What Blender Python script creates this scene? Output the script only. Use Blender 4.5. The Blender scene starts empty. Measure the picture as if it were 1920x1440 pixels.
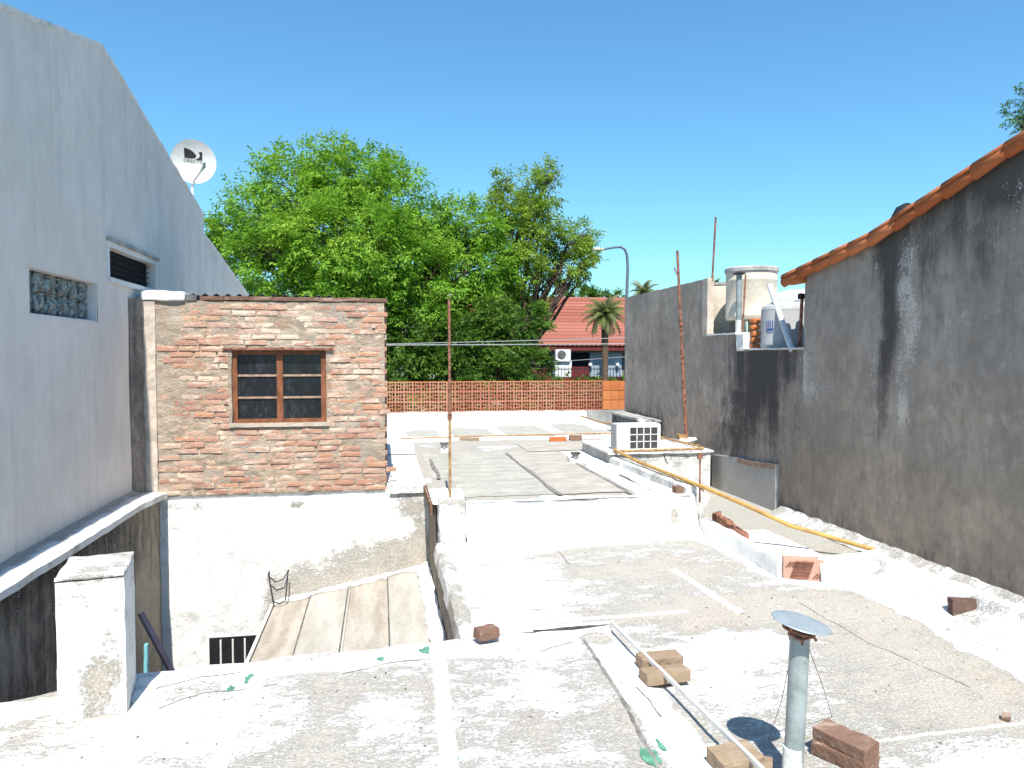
import bpy, bmesh, math, random
import numpy as np
from mathutils import Vector, Matrix, noise as mnoise
random.seed(7); rng = np.random.default_rng(7)
scn = bpy.context.scene
R = math.radians

# ------------------------------------------------------------------ camera
F_PX = 1400.0; YAW = R(9.93); PITCH = math.atan(55/1400.0); CAM_Z = 1.55
cam_d = bpy.data.cameras.new('camera'); cam = bpy.data.objects.new('camera', cam_d)
scn.collection.objects.link(cam)
cam_d.sensor_width = 36; cam_d.lens = 36*F_PX/1920; cam_d.clip_start = .05; cam_d.clip_end = 3000
cam.location = (0, 0, CAM_Z); cam.rotation_euler = (R(90)-PITCH, 0, -YAW)
scn.camera = cam
scn.render.resolution_x = 1024; scn.render.resolution_y = 768

# ------------------------------------------------------------------ sky, sun, exposure
SUN_EL = R(57); SUN_SIDE = .058          # light travels along +Y and a little +X
world = bpy.data.worlds.new('World'); scn.world = world; world.use_nodes = True
wn = world.node_tree; wn.nodes.clear()
sky = wn.nodes.new('ShaderNodeTexSky'); sky.sky_type = 'NISHITA'; sky.sun_disc = False
sky.sun_elevation = SUN_EL; sky.sun_rotation = math.pi+SUN_SIDE
sky.altitude = 20; sky.air_density = 1.25; sky.dust_density = .35; sky.ozone_density = 2.2
bg = wn.nodes.new('ShaderNodeBackground'); bg.inputs['Strength'].default_value = .12
wo = wn.nodes.new('ShaderNodeOutputWorld')
tint = wn.nodes.new('ShaderNodeMix'); tint.data_type = 'RGBA'; tint.blend_type = 'MULTIPLY'; tint.inputs[0].default_value = 1; tint.inputs[7].default_value = (.49, .85, 1.02, 1)   # clear deep-blue air
wn.links.new(sky.outputs[0], tint.inputs[6]); wn.links.new(tint.outputs[2], bg.inputs[0]); wn.links.new(bg.outputs[0], wo.inputs[0])
sl = bpy.data.lights.new('sun', 'SUN'); sl.energy = 4.9; sl.angle = R(.5); sl.color = (1, .955, .875)
so = bpy.data.objects.new('sun', sl); scn.collection.objects.link(so)
sd = Vector((SUN_SIDE*math.cos(SUN_EL), math.cos(SUN_EL), -math.sin(SUN_EL)))
so.rotation_euler = sd.to_track_quat('-Z', 'Y').to_euler(); so.location = (0, -20, 30)
scn.view_settings.view_transform = 'Standard'; scn.view_settings.look = 'None'
scn.view_settings.exposure = .66; scn.view_settings.gamma = 1
scn.view_settings.use_curve_mapping = False
scn.render.engine = 'CYCLES'
scn.cycles.max_bounces = 6; scn.cycles.transparent_max_bounces = 8
scn.cycles.use_denoising = True

# ------------------------------------------------------------------ pixel -> place
cyw, syw, cpt, spt = math.cos(YAW), math.sin(YAW), math.cos(PITCH), math.sin(PITCH)
def ray(px, py):
    x = (px-960)/F_PX; z = -(py-720)/F_PX
    y = cpt+z*spt; z2 = -spt+z*cpt
    return Vector((x*cyw+y*syw, -x*syw+y*cyw, z2))
def az(px, py, z): d = ray(px, py); t = (z-CAM_Z)/d.z; return Vector((d.x*t, d.y*t, z))
def ax(px, py, x): d = ray(px, py); t = x/d.x; return Vector((x, d.y*t, CAM_Z+d.z*t))
def ay(px, py, y): d = ray(px, py); t = y/d.y; return Vector((d.x*t, y, CAM_Z+d.z*t))

# ------------------------------------------------------------------ material helpers
class NT:
    def __init__(s, name):
        s.m = bpy.data.materials.new(name); s.m.use_nodes = True
        s.t = s.m.node_tree; s.t.nodes.clear()
        s.geo = s.t.nodes.new('ShaderNodeNewGeometry')
    def link(s, a, b):
        if hasattr(a, 'node'): s.t.links.new(a, b)
        else: b.default_value = a
    def n(s, k): return s.t.nodes.new(k)
    def pos(s, sc=(1, 1, 1)):
        m = s.n('ShaderNodeMapping'); m.inputs['Scale'].default_value = sc
        s.t.links.new(s.geo.outputs['Position'], m.inputs['Vector']); return m.outputs[0]
    def noise(s, scale, detail=4, rough=.6, sc=(1, 1, 1), dist=0):
        n = s.n('ShaderNodeTexNoise'); s.t.links.new(s.pos(sc), n.inputs['Vector'])
        n.inputs['Scale'].default_value = scale; n.inputs['Detail'].default_value = detail
        n.inputs['Roughness'].default_value = rough; n.inputs['Distortion'].default_value = dist
        return n.outputs[0]
    def vor(s, scale, sc=(1, 1, 1), feature='F1'):
        n = s.n('ShaderNodeTexVoronoi'); n.feature = feature; s.t.links.new(s.pos(sc), n.inputs['Vector'])
        n.inputs['Scale'].default_value = scale; return n.outputs['Distance']
    def math(s, op, a, b=0., c=0.):
        n = s.n('ShaderNodeMath'); n.operation = op
        s.link(a, n.inputs[0]); s.link(b, n.inputs[1]); s.link(c, n.inputs[2]); return n.outputs[0]
    def add(s, a, b): return s.math('ADD', a, b)
    def mul(s, a, b): return s.math('MULTIPLY', a, b)
    def step(s, v, a, b):
        n = s.n('ShaderNodeMapRange'); n.interpolation_type = 'SMOOTHSTEP'
        s.link(v, n.inputs[0]); n.inputs[1].default_value = a; n.inputs[2].default_value = b; return n.outputs[0]
    def mix(s, f, a, b, mode='MIX'):
        n = s.n('ShaderNodeMix'); n.data_type = 'RGBA'; n.blend_type = mode; n.clamp_factor = True
        s.link(f, n.inputs[0])
        for v, i in ((a, 6), (b, 7)):
            if hasattr(v, 'node'): s.t.links.new(v, n.inputs[i])
            else: n.inputs[i].default_value = (*v, 1)
        return n.outputs[2]
    def ramp(s, f, stops):
        n = s.n('ShaderNodeValToRGB'); s.link(f, n.inputs[0]); e = n.color_ramp.elements
        while len(e) < len(stops): e.new(.5)
        for i, (p, c) in enumerate(stops): e[i].position = p; e[i].color = (*c, 1)
        return n.outputs[0]
    def attr(s, name):
        n = s.n('ShaderNodeAttribute'); n.attribute_name = name; return n.outputs['Fac']
    def rand(s): return s.n('ShaderNodeObjectInfo').outputs['Random']
    def out(s, col, rough=.85, bump=None, bs=.5, bd=.01, metal=0, spec=.3, trans=0, alpha=None):
        p = s.n('ShaderNodeBsdfPrincipled')
        if hasattr(col, 'node'): s.t.links.new(col, p.inputs['Base Color'])
        else: p.inputs['Base Color'].default_value = (*col, 1)
        s.link(rough, p.inputs['Roughness']); p.inputs['Metallic'].default_value = metal
        p.inputs['Specular IOR Level'].default_value = spec
        if bump is not None:
            b = s.n('ShaderNodeBump'); b.inputs['Strength'].default_value = bs; b.inputs['Distance'].default_value = bd
            s.link(bump, b.inputs['Height']); s.t.links.new(b.outputs[0], p.inputs['Normal'])
        o = s.n('ShaderNodeOutputMaterial'); sh = p.outputs[0]
        if trans:
            tr = s.n('ShaderNodeBsdfTranslucent')
            if hasattr(col, 'node'): s.t.links.new(col, tr.inputs[0])
            else: tr.inputs[0].default_value = (*col, 1)
            mx = s.n('ShaderNodeMixShader'); mx.inputs[0].default_value = trans
            s.t.links.new(sh, mx.inputs[1]); s.t.links.new(tr.outputs[0], mx.inputs[2]); sh = mx.outputs[0]
        s.t.links.new(sh, o.inputs[0]); return s.m

M = {}
def worn_white(name, cement=(.415, .385, .335), pink=(.43, .375, .315), white=(.80, .795, .775), cover=None, grain=1.0):
    """whitewashed cement: lime paint over cement, worn through in flecks; cover = attribute 'white' or a number"""
    s = NT(name)
    big = s.noise(1.3, 6, .62, dist=.5); mid = s.noise(7, 7, .74, sc=(1, 1.9, 1.2), dist=.4)
    fine = s.noise(34*grain, 5, .78, sc=(1, 1.7, 1.1)); spk = s.noise(110*grain, 2, .6)
    cov = s.attr('white') if cover is None else cover
    v = s.add(s.add(s.mul(big, .40), s.mul(mid, .60)), s.add(s.mul(fine, .70), s.mul(spk, .30)))   # about 1.0 mean
    v = s.add(s.math('SUBTRACT', v, 1.0), s.mul(s.math('SUBTRACT', cov, .5), .80))
    paint = s.step(v, -.07, .055)
    thin = s.step(v, -.02, .30)
    cem = s.mix(s.step(s.noise(1.6, 4, .6), .42, .66), cement, pink)
    cem = s.mix(s.step(s.noise(26, 5, .75, sc=(1, 1.6, 1)), .50, .74), cem, tuple(c*.72 for c in cement))
    cem = s.mix(s.step(s.noise(60, 4, .75, sc=(1, 1.7, 1)), .50, .62), cem, (.60, .575, .53))
    cem = s.mix(s.step(s.noise(120, 2, .7), .60, .68), cem, (.15, .14, .13))
    wcol = s.mix(s.mul(s.math('SUBTRACT', 1., thin), .62), white, (.44, .425, .39))
    grime = s.step(s.add(s.mul(s.noise(2.6, 7, .72, dist=.7), .72), s.mul(fine, .30)), .545, .665)
    wcol = s.mix(s.mul(grime, .62), wcol, (.27, .255, .225))
    tide = s.step(s.math('ABSOLUTE', s.math('SUBTRACT', s.noise(1.7, 3, .5, dist=.8), .5)), .014, .0)
    wcol = s.mix(s.mul(tide, .35), wcol, (.34, .31, .26))
    specks = s.step(s.noise(17, 7, .82, sc=(1, 1.7, 1)), .625, .67)
    wcol = s.mix(s.mul(specks, .8), wcol, (.20, .19, .17))
    col = s.mix(paint, cem, wcol)
    return s.out(col, .93, s.add(s.add(s.mul(paint, .5), s.mul(fine, .9)), s.mul(mid, .8)), .7, .014, spec=.15)
M['roof'] = worn_white('worn_whitewash')
M['roof_far'] = worn_white('worn_whitewash_far', cement=(.355, .34, .295), pink=(.375, .325, .275))
M['lime'] = worn_white('thick_limewash', cover=.93)
M['lime_dirty'] = worn_white('dirty_limewash', cover=.66)
M['lime_pillar'] = worn_white('pillar_limewash', cover=.74)
M['lime_mid'] = worn_white('patchy_limewash', cover=.8)

def stained(name, base, dark, pale, grainy=.25, warm=(.24, .205, .165)):
    """old render: attributes dark / pale / warm say where the stains run"""
    s = NT(name)
    n1 = s.noise(1.4, 7, .65, sc=(1, 1, .55), dist=.4); n2 = s.noise(11, 6, .72, sc=(1, 1, .5)); n3 = s.noise(60, 3, .7)
    st = s.noise(7, 6, .7, sc=(1, 1, .07), dist=.3)
    cl = min(.2, grainy*1.2)
    col = s.mix(s.step(n1, .35, .68), tuple(c*(1-cl) for c in base), tuple(min(1, c*(1+cl*.8)) for c in base))
    col = s.mix(s.mul(s.attr('warm'), .9), col, warm)
    col = s.mix(s.mul(s.step(s.noise(3.6, 7, .72, dist=.5), .46, .68), grainy*1.5), col, tuple(c*.62 for c in base))
    col = s.mix(s.mul(s.step(s.noise(5.2, 6, .7), .56, .72), grainy*1.2), col, tuple(min(1, c*1.45) for c in base))
    col = s.mix(s.mul(s.step(n2, .35, .7), grainy*1.6), col, tuple(c*.6 for c in base))
    col = s.mix(s.mul(s.step(st, .5, .72), min(.3, grainy*2)), col, tuple(c*.5 for c in base))
    d = s.add(s.attr('dark'), s.add(s.mul(s.math('SUBTRACT', st, .5), 1.3), s.add(s.mul(s.math('SUBTRACT', n2, .5), 1.1), s.mul(s.math('SUBTRACT', n3, .5), .5))))
    col = s.mix(s.mul(s.step(d, .15, 1.25), .93), col, dark)
    w = s.add(s.attr('pale'), s.add(s.mul(s.math('SUBTRACT', n2, .5), 2.0), s.mul(s.math('SUBTRACT', n3, .5), 2.0)))
    col = s.mix(s.mul(s.step(w, .48, .80), .8), col, pale)
    return s.out(col, .95, s.add(s.mul(n2, .7), s.mul(n3, .5)), .5, .012, spec=.1)
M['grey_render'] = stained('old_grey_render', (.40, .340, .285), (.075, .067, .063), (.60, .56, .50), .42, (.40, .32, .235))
M['white_paint_wall'] = stained('painted_white_wall', (.76, .71, .655), (.44, .43, .43), (.78, .75, .72), .075, (.76, .69, .62))
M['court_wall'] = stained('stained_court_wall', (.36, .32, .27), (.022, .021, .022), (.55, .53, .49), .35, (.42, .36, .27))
M['lime_wall'] = worn_white('limewashed_wall')

def simple(name, c, rough=.7, var=.15, scale=9, metal=0, spec=.3, bump=.15, sc=(1, 1, 1), c2=None):
    s = NT(name); n = s.noise(scale, 5, .65, sc=sc); n2 = s.noise(scale*6, 3, .6)
    lo = tuple(x*(1-var*1.5) for x in c) if c2 is None else c2
    col = s.mix(s.step(s.add(s.mul(n, .75), s.mul(n2, .25)), .36, .64), lo, tuple(min(1, x*(1+var*.6)) for x in c))
    return s.out(col, rough, s.add(n, s.mul(n2, .5)), bump, .006, metal=metal, spec=spec)

def brick_mat(name, stops, smear=(.50, .435, .35), smear_lo=.5, dirt=.3):
    s = NT(name); r = s.rand(); w = s.noise(5.5, 5, .7, sc=(.5, 1, 1.6), dist=.7); w2 = s.noise(26, 5, .7); big = s.noise(.95, 3, .5)
    f = s.add(s.mul(r, .9), s.mul(s.math('SUBTRACT', w2, .5), .35))
    col = s.ramp(f, stops)
    col = s.mix(s.mul(s.step(w2, .5, .75), dirt), col, (.16, .12, .10))
    v = s.add(s.add(s.mul(w, .8), s.mul(big, .35)), s.mul(w2, .18))
    col = s.mix(s.step(v, smear_lo+.11, smear_lo+.27), col, s.mix(s.noise(17, 4, .7), smear, tuple(c*1.3 for c in smear)))
    return s.out(col, .93, s.add(w2, s.mul(s.noise(90, 3, .7), .6)), .75, .012, spec=.1)
M['brick'] = brick_mat('old_brick', [(0, (.37, .20, .15)), (.2, (.50, .265, .185)), (.36, (.52, .36, .275)), (.5, (.47, .27, .205)), (.68, (.54, .285, .175)), (.84, (.50, .37, .28)), (1, (.63, .27, .105))], (.60, .50, .395), .525, .4)
M['loose_brick'] = brick_mat('loose_brick', [(0, (.17, .095, .065)), (.5, (.21, .125, .09)), (1, (.25, .15, .11))], (.36, .27, .21), .56, .7)
M['pitted'] = brick_mat('pitted_brick', [(0, (.10, .06, .05)), (1, (.16, .10, .08))], (.42, .33, .27), .58, .9)
M['pale_brick'] = brick_mat('weathered_brick', [(0, (.30, .22, .15)), (1, (.34, .25, .17))], (.36, .29, .21), .6, .5)
s = NT('old_mortar'); a_ = s.noise(6, 7, .75, sc=(.7, 1, 1.4), dist=.6); b_ = s.noise(38, 5, .75)
col = s.mix(s.step(a_, .38, .64), (.37, .29, .22), (.58, .48, .375))
col = s.mix(s.mul(s.step(s.noise(2.2, 5, .6), .52, .68), .6), col, (.44, .42, .38))
col = s.mix(s.mul(s.step(s.noise(4.2, 6, .75, sc=(.5, 1, 1.5)), .56, .64), .7), col, (.47, .26, .16))
col = s.mix(s.step(b_, .62, .74), col, (.15, .12, .10))
M['mortar'] = s.out(col, .95, s.add(a_, b_), 1, .025, spec=.1)

M['cement'] = simple('grey_cement', (.40, .39, .37), .92, .22, 4)
M['cement_dark'] = simple('dark_cement', (.13, .125, .12), .95, .4, 5)
M['membrane'] = simple('roof_membrane', (.41, .395, .345), .9, .16, 2.6, sc=(1, 2.2, 1))
M['membrane_b'] = simple('roof_membrane_warm', (.43, .39, .34), .9, .16, 2.6, sc=(1, 2.2, 1))
M['seam'] = simple('bitumen_seam', (.235, .22, .205), .9, .3, 12)
M['smooth_grey'] = simple('smooth_grey_render', (.45, .42, .385), .9, .07, 1.6)
M['fibre'] = simple('fibre_cement', (.42, .405, .365), .85, .16, 4, sc=(1.2, .22, 1), c2=(.35, .325, .285))
M['fibre_b'] = simple('fibre_cement_pink', (.40, .37, .325), .85, .2, 4, sc=(1.2, .22, 1), c2=(.30, .255, .21))
M['wood'] = simple('stained_wood', (.25, .095, .045), .6, .3, 14, sc=(1, 1, .3))
M['wood_pale'] = simple('weathered_wood', (.40, .27, .19), .8, .25, 14)
s = NT('dusty_glass'); nn = s.noise(9, 6, .75, sc=(1, 1, .4)); n2 = s.noise(60, 3, .7)
col = s.mix(s.mul(s.step(s.add(s.mul(nn, .7), s.mul(n2, .3)), .5, .7), .55), (.012, .014, .018), (.11, .115, .12))
M['glass'] = s.out(col, s.mix(s.step(nn, .4, .7), (.08, .08, .08), (.5, .5, .5)), spec=.5)
M['dark'] = simple('dark_interior', (.012, .013, .016), .9, .2)
M['tile'] = brick_mat('terracotta_tile', [(0, (.36, .105, .04)), (.5, (.46, .15, .06)), (1, (.55, .20, .085))], (.33, .17, .10), .72, .35)
M['roof_tile_red'] = brick_mat('red_roof_tile', [(0, (.27, .095, .065)), (.5, (.32, .115, .08)), (1, (.36, .14, .10))], (.40, .21, .15), .66, .35)
M['clay'] = brick_mat('screen_block_clay', [(0, (.44, .165, .10)), (.5, (.51, .225, .145)), (.85, (.55, .27, .18)), (1, (.48, .30, .14))], (.52, .30, .20), .72, .2)
M['clay_orange'] = brick_mat('hollow_brick_clay', [(0, (.50, .155, .055)), (1, (.58, .22, .08))], (.50, .34, .25), .70, .2)
M['rust'] = simple('rusty_steel', (.32, .145, .09), .85, .35, 20, c2=(.10, .045, .03))
M['rust_yellow'] = simple('rust_and_ochre_paint', (.42, .27, .11), .8, .3, 14, c2=(.24, .12, .06))
M['yellow'] = simple('yellow_conduit', (.50, .30, .08), .65, .25, 7, c2=(.34, .19, .07))
M['galv'] = simple('galvanised_steel', (.29, .33, .325), .55, .2, 7, metal=.1, spec=.4, c2=(.20, .235, .23))
M['galv_pale'] = simple('pale_galvanised_steel', (.34, .40, .43), .45, .12, 9, metal=.2, spec=.5)
M['white_metal'] = simple('white_enamel', (.74, .74, .72), .5, .08, 5)
M['grille'] = simple('condenser_fins', (.085, .085, .075), .7, .25, 40)
M['ivory'] = simple('fibre_cement_tank', (.66, .59, .475), .75, .12, 4)
M['tank_grey'] = simple('grey_plastic_tank', (.40, .40, .405), .5, .06, 3)
M['tank_white'] = simple('white_plastic_tank', (.78, .78, .77), .5, .05, 3)
M['pvc'] = simple('white_pvc', (.62, .63, .62), .5, .08, 6)
M['blue'] = simple('blue_print', (.02, .07, .30), .6, .1)
M['black'] = simple('black_metal', (.02, .02, .022), .6, .2)
M['navy'] = simple('dark_paint', (.03, .03, .05), .6, .2)
M['logo'] = simple('dark_print', (.03, .028, .032), .6, .05)
M['dish'] = simple('dish_enamel', (.64, .615, .575), .5, .06, 6)
M['cable'] = simple('pale_cable', (.34, .34, .34), .6, .1)
M['lamp'] = simple('painted_lamp_post', (.13, .165, .20), .5, .15)
M['green'] = simple('green_membrane', (.12, .30, .205), .8, .25, 18)
M['teal'] = simple('teal_paint', (.20, .50, .55), .7, .1)
M['bark'] = simple('bark', (.09, .062, .045), .95, .4, 10, sc=(1, 1, .3), bump=.8)
M['palm_bark'] = simple('palm_bark', (.15, .10, .065), .95, .4, 16, sc=(1, 1, 2), bump=.8)
M['asphalt'] = simple('asphalt', (.05, .05, .052), .9, .2, 6)
M['pave'] = simple('pavement', (.30, .29, .27), .9, .15, 3)
M['earth'] = simple('ground', (.16, .15, .12), .95, .2, 1)
M['cream'] = simple('cream_house_paint', (.62, .60, .55), .85, .08, 2)
M['grey_house'] = simple('grey_house_paint', (.36, .355, .35), .85, .1, 2)
M['shutter'] = simple('blue_grey_shutter', (.30, .37, .43), .6, .06, 3)
M['maroon'] = simple('maroon_railing', (.16, .025, .025), .6, .2)
M['white_house'] = simple('white_house_paint', (.72, .71, .70), .85, .06, 2)
M['cream_plaster'] = simple('pink_plaster', (.56, .47, .39), .9, .15, 5)
def glassblock():
    s = NT('glass_block'); n = s.noise(14, 3, .5, dist=.8); v = s.vor(30)
    col = s.mix(s.step(n, .4, .62), (.03, .055, .055), (.22, .29, .29))
    return s.out(col, .12, s.add(n, v), .6, .03, spec=.8)
M['glass_block'] = glassblock()
def leaf(name, stops, trans=.42):
    s = NT(name); n = s.noise(.75, 3, .6); n2 = s.noise(23, 2, .6); a = s.attr('tint')
    f = s.add(s.add(s.mul(n, .45), s.mul(n2, .25)), s.mul(a, .42))
    return s.out(s.ramp(f, stops), .55, spec=.25, trans=trans)
M['leaf'] = leaf('tree_leaf', [(.2, (.075, .20, .018)), (.45, (.16, .335, .026)), (.65, (.235, .42, .038)), (.85, (.35, .49, .06))])
M['leaf2'] = leaf('mixed_leaf', [(.2, (.09, .18, .02)), (.45, (.20, .32, .03)), (.65, (.27, .39, .05)), (.84, (.37, .38, .09)), (.97, (.46, .34, .20))])
M['leaf_dark'] = leaf('shade_leaf', [(.2, (.03, .075, .012)), (.5, (.075, .16, .02)), (.8, (.17, .29, .04))])
M['palm'] = leaf('palm_leaf', [(.2, (.08, .12, .03)), (.5, (.18, .23, .07)), (.8, (.36, .35, .17))])

# ------------------------------------------------------------------ mesh helpers
C = scn.collection
def tag(o, label=None, cat=None, group=None, kind='thing'):
    if label: o['label'] = label
    if cat: o['category'] = cat
    if group: o['group'] = group
    if kind: o['kind'] = kind
    return o
def thing(name, label, cat, loc=(0, 0, 0), group=None):
    o = bpy.data.objects.new(name, None); C.objects.link(o); o.location = loc; o.empty_display_size = .1
    return tag(o, label, cat, group)
def link(name, me, mat, parent=None, mw=None):
    o = bpy.data.objects.new(name, me); C.objects.link(o)
    if mat is not None and not me.materials: me.materials.append(mat)
    w = mw if mw is not None else Matrix.Identity(4)
    if parent is not None:
        o.parent = parent
        p = parent; acc = Matrix.Identity(4)
        chain = []
        while p is not None: chain.append(p); p = p.parent
        for q in reversed(chain):
            acc = acc @ (q.matrix_parent_inverse if q.parent else Matrix.Identity(4)) @ q.matrix_basis
        o.matrix_parent_inverse = acc.inverted()
    o.matrix_basis = w
    return o
def nz(p, f, seed=0.): return mnoise.noise_vector(Vector(p)*f+Vector((seed, seed*1.7, -seed)))
def n1(x, y, z=0., f=1., seed=0.): return mnoise.noise(Vector((x*f+seed, y*f-seed, z*f+seed*.3)))
def fbm(x, y, z=0., f=1., o=4): return mnoise.fractal(Vector((x*f, y*f, z*f)), .8, 2.1, o)
class MB:
    def __init__(s): s.v = []; s.f = []; s.a = {}
    def box(s, x0, x1, y0, y1, z0, z1, mw=None):
        b = len(s.v)
        for x in (x0, x1):
            for y in (y0, y1):
                for z in (z0, z1):
                    p = Vector((x, y, z)); s.v.append(tuple(mw @ p if mw else p))
        for f in ((0, 1, 3, 2), (4, 6, 7, 5), (0, 4, 5, 1), (2, 3, 7, 6), (0, 2, 6, 4), (1, 5, 7, 3)): s.f.append(tuple(b+i for i in f))
        return s
    def quad(s, *p):
        b = len(s.v); s.v += [tuple(q) for q in p]; s.f.append(tuple(range(b, b+len(p)))); return s
    def tube(s, pts, r, n=10, cap=True):
        pts = [Vector(p) for p in pts]; rs = r if isinstance(r, (list, tuple)) else [r]*len(pts)
        b = len(s.v); k = len(pts); ref = None
        for i, p in enumerate(pts):
            t = (pts[min(i+1, k-1)]-pts[max(i-1, 0)]).normalized()
            if ref is None: ref = Vector((1, 0, 0)) if abs(t.x) < .8 else Vector((0, 1, 0))
            u = (ref-t*ref.dot(t)).normalized(); w = t.cross(u); ref = u
            for j in range(n):
                a = 2*math.pi*j/n; s.v.append(tuple(p+(u*math.cos(a)+w*math.sin(a))*rs[i]))
        for i in range(k-1):
            for j in range(n): s.f.append((b+i*n+j, b+i*n+(j+1) % n, b+(i+1)*n+(j+1) % n, b+(i+1)*n+j))
        if cap: s.f.append(tuple(b+j for j in reversed(range(n)))); s.f.append(tuple(b+(k-1)*n+j for j in range(n)))
        return s
    def lathe(s, prof, c, n=32, mw=None):
        b = len(s.v); c = Vector(c)
        for (r, z) in prof:
            for j in range(n):
                a = 2*math.pi*j/n; p = Vector((r*math.cos(a), r*math.sin(a), z))
                if mw: p = mw @ p
                s.v.append(tuple(p+c))
        k = len(prof)
        for i in range(k-1):
            for j in range(n): s.f.append((b+i*n+j, b+i*n+(j+1) % n, b+(i+1)*n+(j+1) % n, b+(i+1)*n+j))
        s.f.append(tuple(b+j for j in reversed(range(n)))); s.f.append(tuple(b+(k-1)*n+j for j in range(n)))
        return s
    def prism(s, poly, z0, z1):
        b = len(s.v); n = len(poly)
        s.v += [(x, y, z0) for x, y in poly]+[(x, y, z1) for x, y in poly]
        s.f.append(tuple(b+i for i in reversed(range(n)))); s.f.append(tuple(b+n+i for i in range(n)))
        for i in range(n): j = (i+1) % n; s.f.append((b+i, b+j, b+n+j, b+n+i))
        return s
    def prism_x(s, poly, x0, x1):      # poly of (y, z)
        b = len(s.v); n = len(poly)
        s.v += [(x0, y, z) for y, z in poly]+[(x1, y, z) for y, z in poly]
        s.f.append(tuple(b+i for i in range(n))); s.f.append(tuple(b+n+i for i in reversed(range(n))))
        for i in range(n): j = (i+1) % n; s.f.append((b+i, b+n+i, b+n+j, b+j))
        return s
    def grid(s, nu, nv, fn):           # fn(u, v) -> (pos, {attr: val})
        b = len(s.v)
        for i in range(nu+1):
            for j in range(nv+1):
                p, at = fn(i/nu, j/nv); s.v.append(tuple(p))
                for k, val in at.items(): s.a.setdefault(k, []).append(val)
        for i in range(nu):
            for j in range(nv):
                q = b+i*(nv+1)+j; s.f.append((q, q+nv+1, q+nv+2, q+1))
        return s
    def lump(s, x0, x1, y0, y1, z0, z1, step=.08, amp=.012, freq=4, seed=0, rnd=.0, mw=None):
        nx, ny, nzz = [max(2, int(round(d/step))) for d in (x1-x0, y1-y0, z1-z0)]
        idx = {}; b0 = len(s.v)
        def V(i, j, k):
            key = (i, j, k)
            if key not in idx:
                p = Vector((x0+(x1-x0)*i/nx, y0+(y1-y0)*j/ny, z0+(z1-z0)*k/nzz))
                e = (i in (0, nx))+(j in (0, ny))+(k in (0, nzz))
                if e >= 2 and rnd:
                    c = Vector(((x0+x1)/2, (y0+y1)/2, (z0+z1)/2)); d = Vector((((i == 0)-(i == nx)), ((j == 0)-(j == ny)), ((k == 0)-(k == nzz))))
                    p += d*rnd
                p = p+nz(p, freq, seed)*amp+nz(p, freq*4, seed)*amp*.4
                idx[key] = len(s.v); s.v.append(tuple(mw @ p if mw else p))
            return idx[key]
        for i in range(nx):
            for j in range(ny):
                s.f.append((V(i, j, 0), V(i, j+1, 0), V(i+1, j+1, 0), V(i+1, j, 0)))
                s.f.append((V(i, j, nzz), V(i+1, j, nzz), V(i+1, j+1, nzz), V(i, j+1, nzz)))
        for i in range(nx):
            for k in range(nzz):
                s.f.append((V(i, 0, k), V(i+1, 0, k), V(i+1, 0, k+1), V(i, 0, k+1)))
                s.f.append((V(i, ny, k), V(i, ny, k+1), V(i+1, ny, k+1), V(i+1, ny, k)))
        for j in range(ny):
            for k in range(nzz):
                s.f.append((V(0, j, k), V(0, j, k+1), V(0, j+1, k+1), V(0, j+1, k)))
                s.f.append((V(nx, j, k), V(nx, j+1, k), V(nx, j+1, k+1), V(nx, j, k+1)))
        return s
    def sweep(s, path, prof, step=.07, amp=.01, freq=4, seed=0):
        """prof: closed list of (side, up); path: list of (x, y, z)"""
        P = [Vector(p) for p in path]; pts = []
        for a, b in zip(P, P[1:]):
            n = max(1, int((b-a).length/step)); pts += [a.lerp(b, i/n) for i in range(n)]
        pts.append(P[-1]); k = len(pts); m = len(prof); b0 = len(s.v)
        for i, p in enumerate(pts):
            t = pts[min(i+1, k-1)]-pts[max(i-1, 0)]; t.z = 0; t.normalize(); sd_ = Vector((t.y, -t.x, 0))
            for (a, h) in prof:
                q = p+sd_*a+Vector((0, 0, h)); q += nz(q, freq, seed)*amp+nz(q, freq*4, seed)*amp*.4
                s.v.append(tuple(q))
        for i in range(k-1):
            for j in range(m): s.f.append((b0+i*m+j, b0+i*m+(j+1) % m, b0+(i+1)*m+(j+1) % m, b0+(i+1)*m+j))
        s.f.append(tuple(b0+j for j in reversed(range(m)))); s.f.append(tuple(b0+(k-1)*m+j for j in range(m)))
        return s
    def weather(s, base=.8, amp=.35, f=3., fn=None):
        s.a['white'] = [base+amp*n1(x, y, z, f=f)+amp*.5*n1(x, y, z, f=f*3.1)+(fn(x, y, z) if fn else 0) for x, y, z in s.v]; return s
    def mesh(s, name, smooth=False):
        me = bpy.data.meshes.new(name); me.from_pydata(s.v, [], s.f)
        for k, vals in s.a.items():
            vals = list(vals)+[0.]*(len(s.v)-len(vals))
            me.attributes.new(k, 'FLOAT', 'POINT').data.foreach_set('value', vals)
        bm = bmesh.new(); bm.from_mesh(me); bmesh.ops.recalc_face_normals(bm, faces=bm.faces); bm.to_mesh(me); bm.free()
        if smooth: me.polygons.foreach_set('use_smooth', [True]*len(me.polygons)); me.set_sharp_from_angle(angle=R(38))
        return me
    def build(s, name, mat, parent=None, smooth=False):
        return link(name, s.mesh(name, smooth), M[mat] if isinstance(mat, str) else mat, parent)
def copy_obj(o, parent, mw):
    c = o.copy(); C.objects.link(c); c.parent = parent
    c.matrix_parent_inverse = Matrix.Translation(parent.matrix_basis.translation).inverted() if parent else Matrix.Identity(4)
    c.matrix_basis = mw; return c
def T(x, y, z): return Matrix.Translation((x, y, z))
def RZ(a): return Matrix.Rotation(a, 4, 'Z')
def RX(a): return Matrix.Rotation(a, 4, 'X')
def RY(a): return Matrix.Rotation(a, 4, 'Y')
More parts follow.
